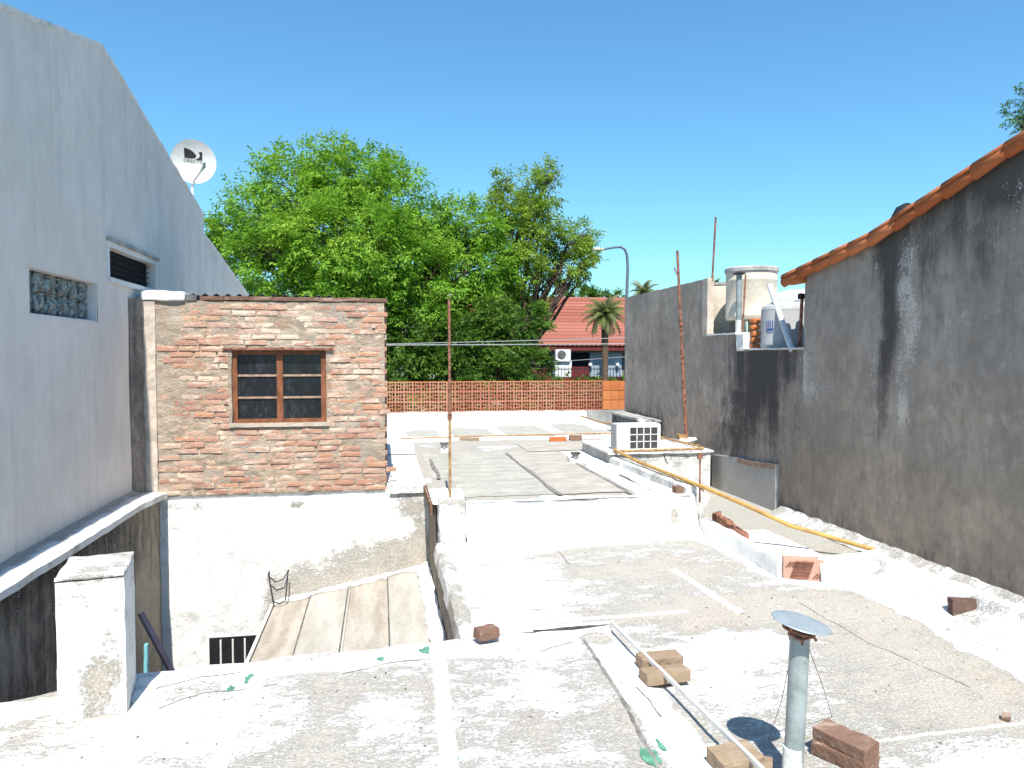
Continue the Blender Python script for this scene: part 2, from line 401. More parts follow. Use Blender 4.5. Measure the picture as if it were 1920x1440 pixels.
def sm(a, b, x):
    t = min(1, max(0, (x-a)/(b-a))); return t*t*(3-2*t)
def blob(x, y, cx, cy, rx, ry): return math.exp(-(((x-cx)/rx)**2+((y-cy)/ry)**2))

GZ = -3.4
# ================================================================== SETTING
o = MB().quad((-900, -900, GZ), (900, -900, GZ), (900, 900, GZ), (-900, 900, GZ)).build('ground', 'earth'); tag(o, 'bare dark earth around the houses', 'ground', kind='structure')
o = MB().quad((-200, 24.5, GZ+.012), (200, 24.5, GZ+.012), (200, 31.5, GZ+.012), (-200, 31.5, GZ+.012)).build('street', 'asphalt'); tag(o, 'asphalt street behind the screen wall', 'street', kind='structure')
for y0, y1, nm in ((21, 24.5, 'near'), (31.5, 34.5, 'far')):
    o = MB().box(-200, 200, y0, y1, GZ-.1, GZ+.13).build('pavement', 'pave'); tag(o, f'{nm} pavement slab along the street', 'pavement', kind='structure')

# ---- middle roof terrace (z = 0)
MIDF = 7.72
def mid_edge(x): return MIDF+.03*n1(x, 0, f=3)
def mid_white(x, y):
    w = .16
    w = max(w, .95*sm(12.9, 13.5, y+.25*n1(x, y, f=1.2)))
    w = max(w, .62*blob(x, y, 2.0, 12.3, 1.0, .5), .55*blob(x, y, .8, 12.6, .6, .9), .60*blob(x, y, 1.7, 12.0, .5, .35))
    w = max(w, .95*(1-sm(MIDF+.05, MIDF+.30, y+.22*n1(x, y, f=2.5)+.10*n1(x, y, f=7))))
    w = max(w, .92*sm(2.72, 2.86, x+.10*n1(x, y, f=2.5)) if y < 11.6 else 0)
    w = max(w, .9*sm(3.7, 4.1, x))
    w = max(w, .9*(1-sm(.70, .92, x+.1*n1(x, y, f=3))) if y < 8.6 else 0)
    w -= .65*blob(x, y, 4.0, 15.2, .55, 1.6)+(.30*max(0, n1(x, y, f=1.7))+.25*max(0, n1(x*.6, y*1.4, f=4)))*(y > 12)
    return w
mb = MB()
mb.prism([(.57, MIDF+.02), (3.34, MIDF+.02), (3.34, 10.5), (4.86, 10.5), (4.86, 17.5), (-2.72, 17.5), (-2.72, 9.13), (.57, 9.13)], GZ, -.012)
o = mb.build('terrace_house', 'lime_mid'); tag(o, 'whitewashed house body under the middle roof terrace', 'house')
roof_mid = None
mb = MB()
def fmid(u, v):
    x = .52+u*(4.86-.52); y = MIDF+v*(17.5-MIDF)
    if x > 3.36 and y < 10.45: x = 3.36
    return (x, y, .010*fbm(x, y, f=1.1)+.006*n1(x, y, f=6)), {'white': mid_white(x, y)}
mb.grid(70, 150, fmid)
roof_mid = mb.build('flat_roof', 'roof_far', smooth=True); tag(roof_mid, 'middle flat roof terrace of grey membrane with white borders', 'roof', kind='structure')
mb = MB().grid(40, 60, lambda u, v: ((-2.7+u*3.24, 11.7+v*5.8, .008*fbm(-2.7+u*3.2, v*6)), {'white': .7}))
tag(mb.build('flat_roof', 'roof_far', smooth=True), 'roof strip behind the brick shack', 'roof', kind='structure')
# membrane lengths and their seams
def strip(x0, x1, y0, y1, z, mat, parent, name, n=24, wob=.02, seed=0):
    mb = MB()
    def f(u, v):
        y = y0+v*(y1-y0); a = x0+wob*n1(y, seed, f=1.5); b = x1+wob*n1(y, seed+9, f=1.5)
        x = a+(b-a)*u
        return (x, y, z+.010*fbm(x, y, f=1.1)+.006*n1(x, y, f=6)), {}
    mb.grid(10, n, f)
    return mb.build(name, mat, parent, smooth=True)
strip(.86, 1.92, 8.02, 11.7, .006, 'membrane', roof_mid, 'membrane_sheet', seed=1)
strip(1.90, 2.72, 7.97, 11.55, .011, 'membrane_b', roof_mid, 'membrane_sheet', seed=2)
strip(.62, .88, 9.3, 11.9, .004, 'membrane', roof_mid, 'membrane_sheet', seed=3)
strip(2.3, 3.55, 11.65, 12.75, .009, 'membrane_b', roof_mid, 'membrane_sheet', 12, seed=4)
for k, (x, y0, y1, w) in enumerate(((1.915, 7.88, 11.5, .045), (2.72, 7.84, 10.2, .035), (.70, 9.2, 11.0, .05), (3.02, 7.9, 9.2, .02))):
    strip(x-w/2, x+w/2, y0, y1, .015, 'seam', roof_mid, 'membrane_seam', 30, .03, 20+k)
for (xa, xb, ya, yb) in ((1.35, 2.15, 13.95, 15.6), (2.4, 3.3, 13.9, 15.9), (.5, 1.1, 14.2, 15.4)):
    strip(xa, xb, ya, yb, .006, 'membrane', roof_mid, 'repair_patch', 12, .06, xa)
# front step face of the middle terrace (rounded, lumpy lime)
mb = MB()
def fstep(u, v):
    x = .86+u*(3.42-.86); ph = v
    prof = [(.0, .012), (-.03, -.02), (-.05, -.10), (-.06, -.22), (-.10, -.33), (-.22, -.395), (-.40, -.412)]
    q = ph*(len(prof)-1); i = min(int(q), len(prof)-2); t = q-i
    dy = prof[i][0]*(1-t)+prof[i+1][0]*t; z = prof[i][1]*(1-t)+prof[i+1][1]*t
    k = 1.0
    if 1.75 < x < 2.35: z -= .05*sm(1.75, 1.95, x)*(1-sm(2.2, 2.35, x))*(1-ph)
    y = MIDF+.03+dy+.05*n1(x, z, f=2.2)+.022*n1(x, z, f=8)+.010*n1(x, z, f=19)
    z += (.022*n1(x, y, f=3.5)+.014*n1(x, y, f=9))*(.3+.7*min(1, ph*3))
    return (x, y, z), {'white': .90+.22*n1(x, z, y, f=4)-.55*blob(x, z, 3.15, -.2, .05, .12)-.5*blob(x, z, 2.05, -.05, .3, .025)-.3*blob(x, y, 2.75, 7.5, .25, .04)}
mb.grid(110, 30, fstep)
o = mb.build('step_wall', 'roof', smooth=True); tag(o, 'low whitewashed step up from the near roof to the middle terrace', 'wall')
# ---- near roof (z = -.4)
NZ_ = -.40
def near_white(x, y):
    w = .55
    w += .14*n1(x, y, f=.9)+.12*n1(x*.7, y*1.3, f=2.4, seed=4)+.15*n1(x*.8, y*1.8, f=6, seed=2)
    w = max(w, .98*sm(6.75, 7.2, y+.25*n1(x, y, f=1.1)-.45*blob(x, y, 2.7, 7.1, .9, .5)))
    w -= .30*blob(x, y, 2.55, 6.35, .95, .55)+.22*blob(x, y, 3.0, 5.3, .75, .45)+.26*blob(x, y, 3.45, 4.4, .7, .6)+.15*blob(x, y, 2.3, 5.3, .5, .4)
    w -= .18*blob(x, y, 2.9, 3.6, 1.0, .5)
    w += .30*blob(x, y, 1.1, 6.1, .4, .8)+.34*blob(x, y, 2.4, 4.6, .45, .25)+.25*blob(x, y, 2.0, 4.0, .4, .4)+.3*blob(x, y, 3.0, 3.0, .35, .3)
    w = max(w, .92*sm(3.72, 3.88, x+.12*n1(x, y, f=2.2)) if y < 5.75 else .95*sm(3.02, 3.3, x-.12*(7.7-y)+.14*n1(x, y, f=2.2)))
    w = max(w, .72*(1-sm(.62, .85, x+.1*n1(x, y, f=4))))
    return w
NX1 = 4.22
mb = MB().prism([(.58, -4), (4.2, -4), (4.2, 5.8), (3.5, 5.8), (3.5, MIDF), (.58, MIDF)], GZ, NZ_-.02)
tag(mb.build('flat_roofed_house', 'court_wall'), 'house body below the nearest flat roof', 'house')
mb = MB()
def fnear(u, v):
    x = .55+u*(NX1-.55); y = -1.5+v*(MIDF-.05+1.5)
    return (x, y, NZ_+.012*fbm(x, y, f=.9)+.005*n1(x, y, f=7)), {'white': near_white(x, y)}
mb.grid(90, 170, fnear)
roof_near = mb.build('flat_roof', 'roof', smooth=True); tag(roof_near, 'near flat roof with worn whitewash around the vent pipe', 'roof', kind='structure')
def slab_z(x, y): return SZ+.010*fbm(x, y, f=1.3)+.004*n1(x, y, f=9)
def near_z(x, y): return NZ_+.012*fbm(x, y, f=.9)+.005*n1(x, y, f=7)
# whitened joint strips on the near roof
def band(path, w, z, mat, parent, name, thick=.006, seed=0., wob=.008):
    """a flat painted strip laid along a path of (x, y)"""
    P = [Vector((x, y, 0)) for x, y in path]; pts = []
    for a, b in zip(P, P[1:]):
        n = max(2, int((b-a).length/.03)); pts += [a.lerp(b, i/n) for i in range(n)]
    pts.append(P[-1]); mb = MB(); k = len(pts)
    for i, p in enumerate(pts):
        t = (pts[min(i+1, k-1)]-pts[max(i-1, 0)]).normalized(); sd_ = Vector((t.y, -t.x, 0))
        ww = w*(1+.14*n1(p.x, p.y, seed, f=6)); p = p+sd_*wob*n1(p.x, p.y, seed+4, f=3)
        for a, h in ((-ww/2, -.02), (-ww/2+.008, thick), (0, thick*1.8), (ww/2-.008, thick), (ww/2, -.02)):
            q = p+sd_*(a+.011*n1(p.x, p.y, a+seed, f=26)); mb.v.append((q.x, q.y, (near_z(q.x, q.y) if z == NZ_ else slab_z(q.x, q.y))+h+.002*n1(q.x, q.y, f=30)))
    for i in range(k-1):
        for j in range(4): mb.f.append((i*5+j, i*5+j+1, (i+1)*5+j+1, (i+1)*5+j))
    return mb.build(name, mat, parent, smooth=True)
def gz(px, py, z): q = az(px, py, z); return (q.x, q.y)
band([gz(1262, 1070, NZ_), gz(1330, 1112, NZ_), gz(1392, 1150, NZ_)], .075, NZ_, 'lime', roof_near, 'joint_strip', seed=2)
band([gz(930, 1172, NZ_), gz(1100, 1160, NZ_), gz(1290, 1146, NZ_)], .05, NZ_, 'lime', roof_near, 'joint_strip', seed=3)
band([gz(1600, 1395, NZ_), gz(1800, 1372, NZ_), gz(1960, 1352, NZ_)], .02, NZ_, 'lime_mid', roof_near, 'joint_strip', seed=4)
band([gz(1540, 1085, NZ_), gz(1700, 1130, NZ_), gz(1910, 1215, NZ_)], .05, NZ_, 'lime', roof_near, 'joint_strip', seed=5)
# near roof's rounded edge over the courtyard
mb = MB().sweep([(.60, MIDF-.15, NZ_), (.60, 5.05, NZ_)], [(-.10, -.03), (-.04, .012), (.03, .03), (.07, .0), (.09, -.10), (.0, -.2)], .07, .016, 5)
tag(mb.weather(0.55, .32, 3).build('roof_edge', 'roof', smooth=True), 'rough whitewashed roof edge above the courtyard side wall', 'kerb')

# ---- passage floor between kerb and grey wall
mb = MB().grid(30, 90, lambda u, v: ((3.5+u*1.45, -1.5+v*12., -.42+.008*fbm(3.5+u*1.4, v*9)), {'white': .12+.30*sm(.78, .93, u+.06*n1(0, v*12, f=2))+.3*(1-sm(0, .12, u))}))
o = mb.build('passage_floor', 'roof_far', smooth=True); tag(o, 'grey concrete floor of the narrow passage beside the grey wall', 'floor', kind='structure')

# ---- slab in front of the camera (z = -.35), hand-made edge
SZ = -.375
EDGE = [(-2.47, 4.42), (-2.09, 4.48), (-1.44, 4.76), (-.53, 4.87), (.61, 4.97), (1.58, 5.05)]
def edge_y(x):
    for (a, b), (c, d) in zip(EDGE, EDGE[1:]):
        if x <= c: return b+(d-b)*(x-a)/(c-a)
    return EDGE[-1][1]
def slab_white(x, y):
    e = edge_y(x)-y
    w = .50+.14*n1(x, y, f=.9)+.13*n1(x*.7, y*1.3, f=2.6)+.12*n1(x, y*1.6, f=6)
    w = max(w, .97*(1-sm(.22, .42, e+.14*n1(x, y, f=2.5))))
    w += .33*blob(x, y, -1.2, 4.1, .5, .25)+.25*blob(x, y, 0, 4.0, .18, .22)
    w = max(w, .95*sm(1.28, 1.36, x+.03*n1(x, y, f=5)))
    w = max(w, .97*blob(x, y, 1.05, 4.75, .45, .3))
    w -= .9*blob(x, y, 1.43, 4.83, .13, .12)
    return w
mb = MB()
def fslab(u, v):
    x = -2.47+u*(1.60+2.47); y1 = edge_y(x)+.02*n1(x, 3, f=4); y = -1.5+v*(y1+1.5)
    z = SZ+.010*fbm(x, y, f=1.3)+.004*n1(x, y, f=9)-.03*sm(.985, 1, v)-.03*sm(.97, 1, u)
    if x < -1.2: z -= .05*sm(-1.2, -2.2, -abs(x))*0
    return (x, y, z), {'white': slab_white(x, y)}
mb.grid(120, 150, fslab)
slab = mb.build('flat_roof', 'roof', smooth=True); tag(slab, 'nearest raised roof slab with white painted joint strips', 'roof', kind='structure')
mb = MB().prism([(-2.45, -3), (.61, -3), (.61, 4.93), (-.53, 4.83), (-1.44, 4.72), (-2.09, 4.44), (-2.45, 4.39)], GZ, SZ-.05)
tag(mb.build('slab_house', 'court_wall'), 'house body below the nearest raised slab', 'house')
mb = MB().sweep([(x, y-.03, SZ-.02) for x, y in EDGE[:]], [(-.09, -.05), (-.05, .012), (.02, .022), (.05, -.02), (.05, -.12), (-.04, -.12)], .06, .016, 5)
tag(mb.weather(0.72, .32, 3).build('slab_lip', 'roof', smooth=True), 'lumpy white lip along the far edge of the nearest slab', 'kerb')
band([gz(818, 1212, SZ), gz(832, 1320, SZ), gz(842, 1460, SZ)], .105, SZ, 'lime', slab, 'joint_strip', .010, 7)
band([gz(486, 1272, SZ), gz(440, 1360, SZ), gz(398, 1470, SZ)], .10, SZ, 'lime', slab, 'joint_strip', .010, 8)
band([gz(1095, 1200, SZ), gz(1165, 1310, SZ), gz(1215, 1400, SZ), gz(1250, 1470, SZ)], .036, SZ, 'seam', slab, 'open_joint', .004, 9, .008)
for k, pl in enumerate((((295, 1296), (380, 1272), (450, 1262)), ((640, 1262), (720, 1246), (790, 1240)), ((1010, 1222), (1075, 1206)), ((1000, 1180), (1140, 1172)), ((1190, 1290), (1240, 1345)), ((300, 1330), (380, 1300), (520, 1285)))):
    band([gz(a_, b_, SZ) for a_, b_ in pl], .006, SZ, 'seam', slab, 'crack', .003, 30+k, .045)
for k, pl in enumerate((((1048, 1035), (1068, 1058)), ((1205, 1002), (1250, 998)), ((1560, 1086), (1700, 1112), (1840, 1172)), ((1420, 1290), (1560, 1265), (1760, 1235)), ((1500, 1130), (1650, 1215), (1820, 1290)))):
    band([gz(a_, b_, NZ_) for a_, b_ in pl], .010, NZ_, 'seam' if k < 3 else 'cement', roof_near, 'crack', .004, 50+k, .03)
def patch(px, py, rx, ry, mat, z, parent, name='paint_patch', seed=0):
    c = az(px, py, z); n = 22; mb = MB(); mb.v.append((c.x, c.y, slab_z(c.x, c.y)+.006))
    for i in range(n):
        a = 2*math.pi*i/n; r = 1+.6*n1(math.cos(a)*1.3, math.sin(a)*1.3, seed, f=1)+.35*n1(math.cos(a)*4, math.sin(a)*4, seed, f=1)
        x_, y_ = c.x+rx*r*math.cos(a), c.y+ry*r*math.sin(a); mb.v.append((x_, y_, slab_z(x_, y_)+.005))
    mb.f = [(0, 1+i, 1+(i+1) % n) for i in range(n)]; return mb.build(name, mat, parent)
for k, (px, py, rx, ry) in enumerate(((803, 1219, .055, .05), (713, 1235, .026, .03), (468, 1273, .03, .055), (432, 1293, .02, .04), (1222, 1420, .035, .12), (850, 1425, .022, .05), (1240, 1398, .015, .05))):
    patch(px, py, rx, ry, 'green', SZ, slab, seed=k*3.1)

# ================================================================== BRICK SHACK
SY = 9.10; XL, XR = -2.66, .06; ZT = 2.19; ZB = -.085
shack = thing('brick_shack', 'small bare brick rooftop shack with a six-pane brown window', 'shed', (-1.3, 10.3, 0))
WX0, WX1, WZ0, WZ1 = -1.715, -.645, .75, 1.60
mb = MB()
def wall_hole(mb, y0, y1, x0, x1, z0, z1, hx0, hx1, hz0, hz1):
    mb.box(x0, hx0, y0, y1, z0, z1); mb.box(hx1, x1, y0, y1, z0, z1)
    mb.box(hx0, hx1, y0, y1, z0, hz0); mb.box(hx0, hx1, y0, y1, hz1, z1)
wall_hole(mb, SY+.02, SY+.22, XL, XR-.02, ZB, ZT-.02, WX0, WX1, WZ0, WZ1)
mb.build('window_wall', 'mortar', shack)
mb = MB()
def fmort(x0, x1, z0, z1):
    def f(u, v):
        x = x0+u*(x1-x0); z_ = z0+v*(z1-z0); q = .40+.55*n1(x*.55, z_*1.3, f=2.6)+.35*n1(x*.6, z_*1.6, f=11)
        return (x, SY+.006-.0170*max(0, min(1.1, q))-.004*n1(x, z_, f=40), z_), {}
    mb.grid(max(2, int((x1-x0)/.022)), max(2, int((z1-z0)/.022)), f)
for q_ in ((XL, WX0, ZB, ZT-.02), (WX1, XR-.02, ZB, ZT-.02), (WX0, WX1, ZB, WZ0), (WX0, WX1, WZ1, ZT-.02)): fmort(*q_)
mb.build('mortar_face', 'mortar', shack, True)['kind'] = 'stuff'
mb = MB().box(XR-.22, XR-.022, SY+.22, 11.7, 0, ZT-.05).box(XL, XL+.2, SY+.22, 11.7, 0, ZT-.05).box(XL+.2, XR-.22, 11.5, 11.7, 0, ZT-.05)
mb.build('plain_wall', 'mortar', shack)
mb = MB().box(WX0-.1, WX1+.1, SY+.26, SY+.28, WZ0-.1, WZ1+.1); mb.build('dark_room', 'dark', shack)
# bricks: shared irregular meshes
def brick_mesh(name, L, H, D, seed, amp=.006, step=.05):
    mb = MB().lump(-L/2, L/2, -D/2, D/2, -H/2, H/2, step, amp, 12, seed, .002); return mb.mesh(name)
BM = [brick_mesh('brick', .255, .056, .06, k*1.7, .006, .064) for k in range(5)]
BMs = [brick_mesh('brick_half', .13, .056, .06, 20+k*1.7, .007, .064) for k in range(3)]
for m_ in BM+BMs: m_.materials.append(M['brick'])
course = .0695; side_mb = MB(); nb = 0
z = ZB+.04; r = 0
while z < ZT-.02:
    xr = XR+(.07 if z < .30 else 0)+random.uniform(-.012, .012)
    x = XL+.16+random.uniform(-.05, .05) + (.13 if r % 2 else 0)
    while x < xr-.06:
        L = .250*random.uniform(.90, 1.06); half = False
        if x+L > xr+.02:
            L = .13; half = True
            if x+L > xr+.04: break
        def place(x0, Lb, half):
            global nb
            cx = x0+Lb/2
            if WZ0-.05 < z < WZ1+.03 and not (cx+Lb/2 < WX0+.02 or cx-Lb/2 > WX1-.02):
                return
            if random.random() < .035: return
            base = random.choice(BMs if half else BM); ref = .13 if half else .255
            o = bpy.data.objects.new('brick', base); C.objects.link(o); o.parent = shack
            o.matrix_parent_inverse = shack.matrix_basis.inverted()
            o.matrix_basis = T(cx, SY+.021+random.uniform(-.007, .009), z+random.uniform(-.006, .006)) @ RY(random.gauss(0, .012)) @ RZ(random.gauss(0, .01)) @ Matrix.Diagonal((Lb/ref*.97, 1, random.uniform(.94, 1.1), 1))
            nb += 1
        if WZ0-.05 < z < WZ1+.03 and x < WX0+.02 < x+L:          # cut at the window jambs
            Lc = WX0-x-.01
            if Lc > .07: place(x, Lc, Lc < .19)
        elif WZ0-.05 < z < WZ1+.03 and x < WX1-.02 < x+L:
            Lc = x+L-WX1-.01
            if Lc > .07: place(WX1+.01, Lc, Lc < .19)
        else: place(x, L, half)
        x += L+random.uniform(.010, .024)
    yy = SY+.03+(.12 if r % 2 else 0)
    while yy < 11.5:
        side_mb.lump(XR-.06, XR+.004, yy, yy+.25, z-.027, z+.027, .13, .006, 9, yy+z); yy += .272
    z += course*random.uniform(.97, 1.03); r += 1
o = side_mb.build('brickwork', 'brick', shack); o['kind'] = 'stuff'
# coping course on top: loose darker bricks laid flat
cop = brick_mesh('coping_brick', .26, .05, .24, 55, .007, .06); cop.materials.append(M['loose_brick'])
x = XL+.62
while x < XR-.1:
    o = link('coping_brick', cop, None, shack, T(x+.13, SY+.105, ZT+.012+random.uniform(-.004, .006)) @ RZ(random.gauss(0, .02))); x += .265
# plaster quoin at the left corner and white cap
mb = MB().lump(XL-.06, XL+.13, SY-.025, SY+.02, ZB-.02, ZT-.03, .06, .012, 7); mb.build('corner_plaster', 'cream_plaster', shack)
mb = MB().lump(XL-.03, XL+.46, SY-.05, SY+.28, ZT-.03, ZT+.085, .05, .012, 6, 3, .012); mb.build('white_cap', 'lime', shack, True)
mb = MB().lump(XL+.46, XL+.58, SY-.02, SY+.2, ZT-.02, ZT+.045, .05, .008, 6, 5); mb.build('cap_end', 'cement_dark', shack)
# corrugated roof sheet
mb = MB(); nx = 150
for i in range(nx+1):
    x = XL+.1+(XR-XL-.75)*i/nx; dz = .019*math.sin(x*2*math.pi/.13)
    mb.v += [(x, SY+.25, 2.255+dz), (x, 11.6, 2.12+dz)]
for i in range(nx): mb.f.append((2*i, 2*i+2, 2*i+3, 2*i+1))
o = mb.build('corrugated_sheet', 'cement_dark', shack, True); md = o.modifiers.new('t', 'SOLIDIFY'); md.thickness = .006
# window of the shack
win = thing_w = MB().box(WX0+.005, WX0+.06, SY+.03, SY+.12, WZ0, WZ1).box(WX1-.06, WX1-.005, SY+.03, SY+.12, WZ0, WZ1).box(WX0+.06, WX1-.06, SY+.03, SY+.12, WZ1-.05, WZ1).box(WX0+.06, WX1-.06, SY+.03, SY+.12, WZ0, WZ0+.045).build('window_frame', 'wood', shack)
cx = (WX0+WX1)/2
MB().box(cx-.035, cx+.035, SY+.045, SY+.10, WZ0+.045, WZ1-.05).build('mullion', 'wood', win)
zs = [WZ0+.045, WZ0+.295, WZ0+.555, WZ1-.05]
for a, b in ((WX0+.06, cx-.035), (cx+.035, WX1-.06)):
    for k in range(3):
        if k: MB().box(a, b, SY+.055, SY+.09, zs[k]-.012, zs[k]+.012).build('glazing_bar', 'wood_pale', win)
        MB().box(a, b, SY+.072, SY+.078, zs[k]+(.012 if k else 0), zs[k+1]-(.012 if k < 2 else 0)).build('pane', 'glass', win)
MB().lump(WX0-.09, WX1+.09, SY-.035, SY+.06, WZ1+.005, WZ1+.03, .06, .008, 8).build('lintel_bar', 'rust', shack)
MB().lump(WX0-.03, WX1+.03, SY-.03, SY+.05, WZ0-.045, WZ0-.002, .06, .006, 8, 4).build('window_sill', 'cream_plaster', shack)
MB().lump(WX0-.035, WX0+.006, SY-.012, SY+.05, WZ0, WZ1, .05, .010, 9, 2).build('jamb', 'mortar', shack)

# ---- courtyard back wall under the shack (lime washed, damp stain over the lean-to)
def court_white(x, z):
    w = .90-.06*n1(x, z, f=2)
    w -= (.52*sm(-.45, -1.2, z-.10*x+.10*n1(x, z, f=3))*sm(-1.5, -1.3, x) + .22*blob(x, z, .1, -.80, .6, .16))*(1 if z > -1.6 else 0)
    w -= .42*blob(x, z, .35, -.28, .25, .2)+.5*blob(x, z, -1.0, -.22, .12, .06)+.32*blob(x, z, -2.2, -1.5, .12, .12)+.4*blob(x, z, -2.3, -.2, .35, .06)+.35*blob(x, z, .45, -.6, .1, .3)
    w -= .18*sm(-.2, -.1, z)*(x > -.2)
    return w
mb = MB().grid(80, 70, lambda u, v: (lambda x, z: ((x, SY-.02+.012*n1(x, z, f=2.5)+.006*n1(x, z, f=9), z), {'white': court_white(x, z)}))(-2.6+u*3.18, GZ+v*(ZB-.04-GZ)))
back = thing('courtyard_wall', 'whitewashed courtyard wall below the brick shack with a damp stain', 'wall', (-1, 9.1, GZ))
mb.build('wall_face', 'lime_wall', back, True)
MB().box(-2.6, .575, SY, SY+.3, GZ, ZB-.045).build('wall_core', 'lime', back)
MB().lump(.09, .60, SY-.06, SY+.4, -.12, .0, .06, .012, 6, 2).build('ledge', 'lime_dirty', back)
# barred window
MB().box(-2.0, -1.2, SY-.032, SY-.026, -2.5, -1.755).build('dark_opening', 'dark', back)
for k in range(6): MB().tube([(-1.87+k*.135, SY-.045, -2.5), (-1.87+k*.135, SY-.045, -1.78)], .011, 8).build('window_bar', 'white_metal', back)
# wall hooks with a wire loop over the lean-to corner
wl = MB()
a0 = ay(503, 1075, SY-.10); a1 = ay(540, 1077, SY-.10); a2 = ay(512, 1128, SY-.25); a3 = ay(535, 1126, SY-.25)
wl.tube([a0, a0.lerp(a2, .5)+Vector((.0, 0, 0)), a2, a2.lerp(a3, .5)-Vector((0, 0, .03)), a3, a3.lerp(a1, .5), a1], .008, 6)
wl.tube([a0+Vector((0, .08, 0)), a0-Vector((0, 0, .03)), a0.lerp(a1, .35)-Vector((0, 0, .10)), a0.lerp(a1, .75)-Vector((0, 0, .06)), a1+Vector((0, .08, .03))], .007, 6)
tag(wl.build('wire_bracket', 'black'), 'bent black wire bracket hung on the courtyard wall above the lean-to', 'bracket')

# ---- courtyard side wall (dark, right) under the near roof edge
def fside(u, v):
    y = 4.95+u*(SY-4.95); top = -.46 if y < MIDF else -.06
    z = GZ+v*(top-GZ); x = .555+.012*n1(y, z, f=3)
    return (x, y, z), {'dark': .35+.25*n1(y, z, f=.8), 'pale': .22+.25*blob(y, z, 6.4, -.9, .1, .1), 'warm': .1}
o = MB().grid(90, 50, fside).build('weathered_wall', 'court_wall', smooth=True); tag(o, 'weathered grey courtyard side wall under the near roof', 'wall')
MB_ = MB().lump(.57, .86, MIDF-.10, MIDF+.18, NZ_-.02, .05, .06, .02, 6, 9, .015); tag(MB_.weather(0.6, .32, 3).build('stub_pillar', 'roof', smooth=True), 'short lumpy whitewashed masonry stub at the terrace corner', 'pillar')
MB_ = MB().lump(.60, .88, MIDF+.02, MIDF+.35, -.02, .10, .05, .03, 5, 12, .03); tag(MB_.build('mast_footing', 'lime', smooth=True), 'mound of white mortar at the foot of the slim mast', 'footing')
MB_ = MB().lump(.50, .62, MIDF+.15, SY-.06, -.14, -.03, .06, .012, 6, 14); tag(MB_.build('brick_kerb', 'loose_brick'), 'bare brick kerb between the shack and the masonry stub', 'kerb')

# ---- lean-to roof of fibre cement sheets
lean = thing('lean_to_roof', 'low sloping lean-to roof of four fibre cement sheets in the courtyard', 'roof', (-.4, 7.6, -1.3))
LX = [-1.27, -.84, -.40, .06, .50]
def lz(x): return -1.40+(x+1.27)*.195
for k in range(4):
    x0, x1 = LX[k], LX[k+1]+.03
    mb = MB()
    def fl(u, v):
        x = x0+u*(x1-x0); y = 5.3+v*(SY-.06-5.3)
        return (x, y, lz(x)+.008*k % .016+.007*math.sin(u*math.pi*(2 if k != 2 else 6))+(.012 if u > .97 else 0)+.004*n1(x, y, f=2)), {}
    mb.grid(20, 26, fl)
    o = mb.build('roof_sheet', 'fibre' if k in (1, 3) else 'fibre_b', lean, True); md = o.modifiers.new('t', 'SOLIDIFY'); md.thickness = .012
    if k: MB().box(LX[k]-.010, LX[k]+.004, 5.3, SY-.08, lz(LX[k])+.010, lz(LX[k])+.022).build('sheet_joint', 'cement_dark', lean)
MB().tube([(-1.29, 5.3, lz(-1.29)-.01), (-1.29, SY-.03, lz(-1.29)-.01)], .024, 8).build('edge_rail', 'white_metal', lean)
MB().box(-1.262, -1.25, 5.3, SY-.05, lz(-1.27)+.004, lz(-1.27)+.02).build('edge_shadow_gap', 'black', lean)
mb = MB().sweep([(-1.25, SY-.055, lz(-1.25)), (.52, SY-.055, lz(.52))], [(-.05, -.02), (-.03, .045), (.03, .02), (.05, .008), (.03, -.02)], .05, .016, 7); mb.build('mortar_fillet', 'lime', lean, True)
mb = MB().sweep([(.50, SY-.05, lz(.5)), (.50, 5.3, lz(.5))], [(-.06, -.02), (-.05, .10), (.0, .08), (.09, .02), (.06, -.02)], .05, .022, 6); mb.build('mortar_fillet', 'lime', lean, True)
# leaning bar and thin rods near the pillar
a = ay(264, 1150, 7.2); b = ay(330, 1275, 7.0)
tag(MB().tube([a, b], .030, 4).build('leaning_bar', 'navy'), 'dark square bar leaning diagonally behind the white pillar', 'bar')
a = ay(273, 1208, 5.5); b = ay(268, 1262, 5.5)
tag(MB().lump(a.x-.008, a.x+.014, 5.48, 5.52, b.z, a.z, .02, .004, 9).build('painted_post', 'teal'), 'thin pale teal post showing beside the white pillar', 'post')

# ---- white pillar on the slab
pc = (az(112, 1355, SZ)+az(235, 1337, SZ))/2
pil = thing('masonry_pillar', 'stout whitewashed masonry pillar standing on the nearest slab', 'pillar', (pc.x, pc.y+.2, SZ))
mw = T(pc.x, pc.y, SZ) @ RZ(R(11))
def pdirt(x, y, z):
    h = z-SZ; q = mw.inverted() @ Vector((x, y, z)); f = .0
    if q.y < .05: f -= .42*blob(q.x, h, .03, .16, .11, .16)+.25*blob(q.x, h, .0, .62, .15, .05)+.25*sm(.70, .75, h)
    return f-.28*sm(.745, .77, h)
MB().lump(-.165, .165, .0, .44, -.03, .74, .03, .004, 7, 21, .004, mw).weather(.80, .22, 7, pdirt).build('shaft', 'roof', pil, True)
MB().lump(-.168, .168, -.004, .445, .742, .768, .03, .006, 9, 23, .004, mw).weather(.62, .35, 9).build('cap', 'roof', pil, True)
MB().lump(-.178, .178, -.014, .455, -.03, .006, .04, .006, 8, 25, .004, mw).weather(.55, .3, 6).build('foot', 'roof', pil, True)

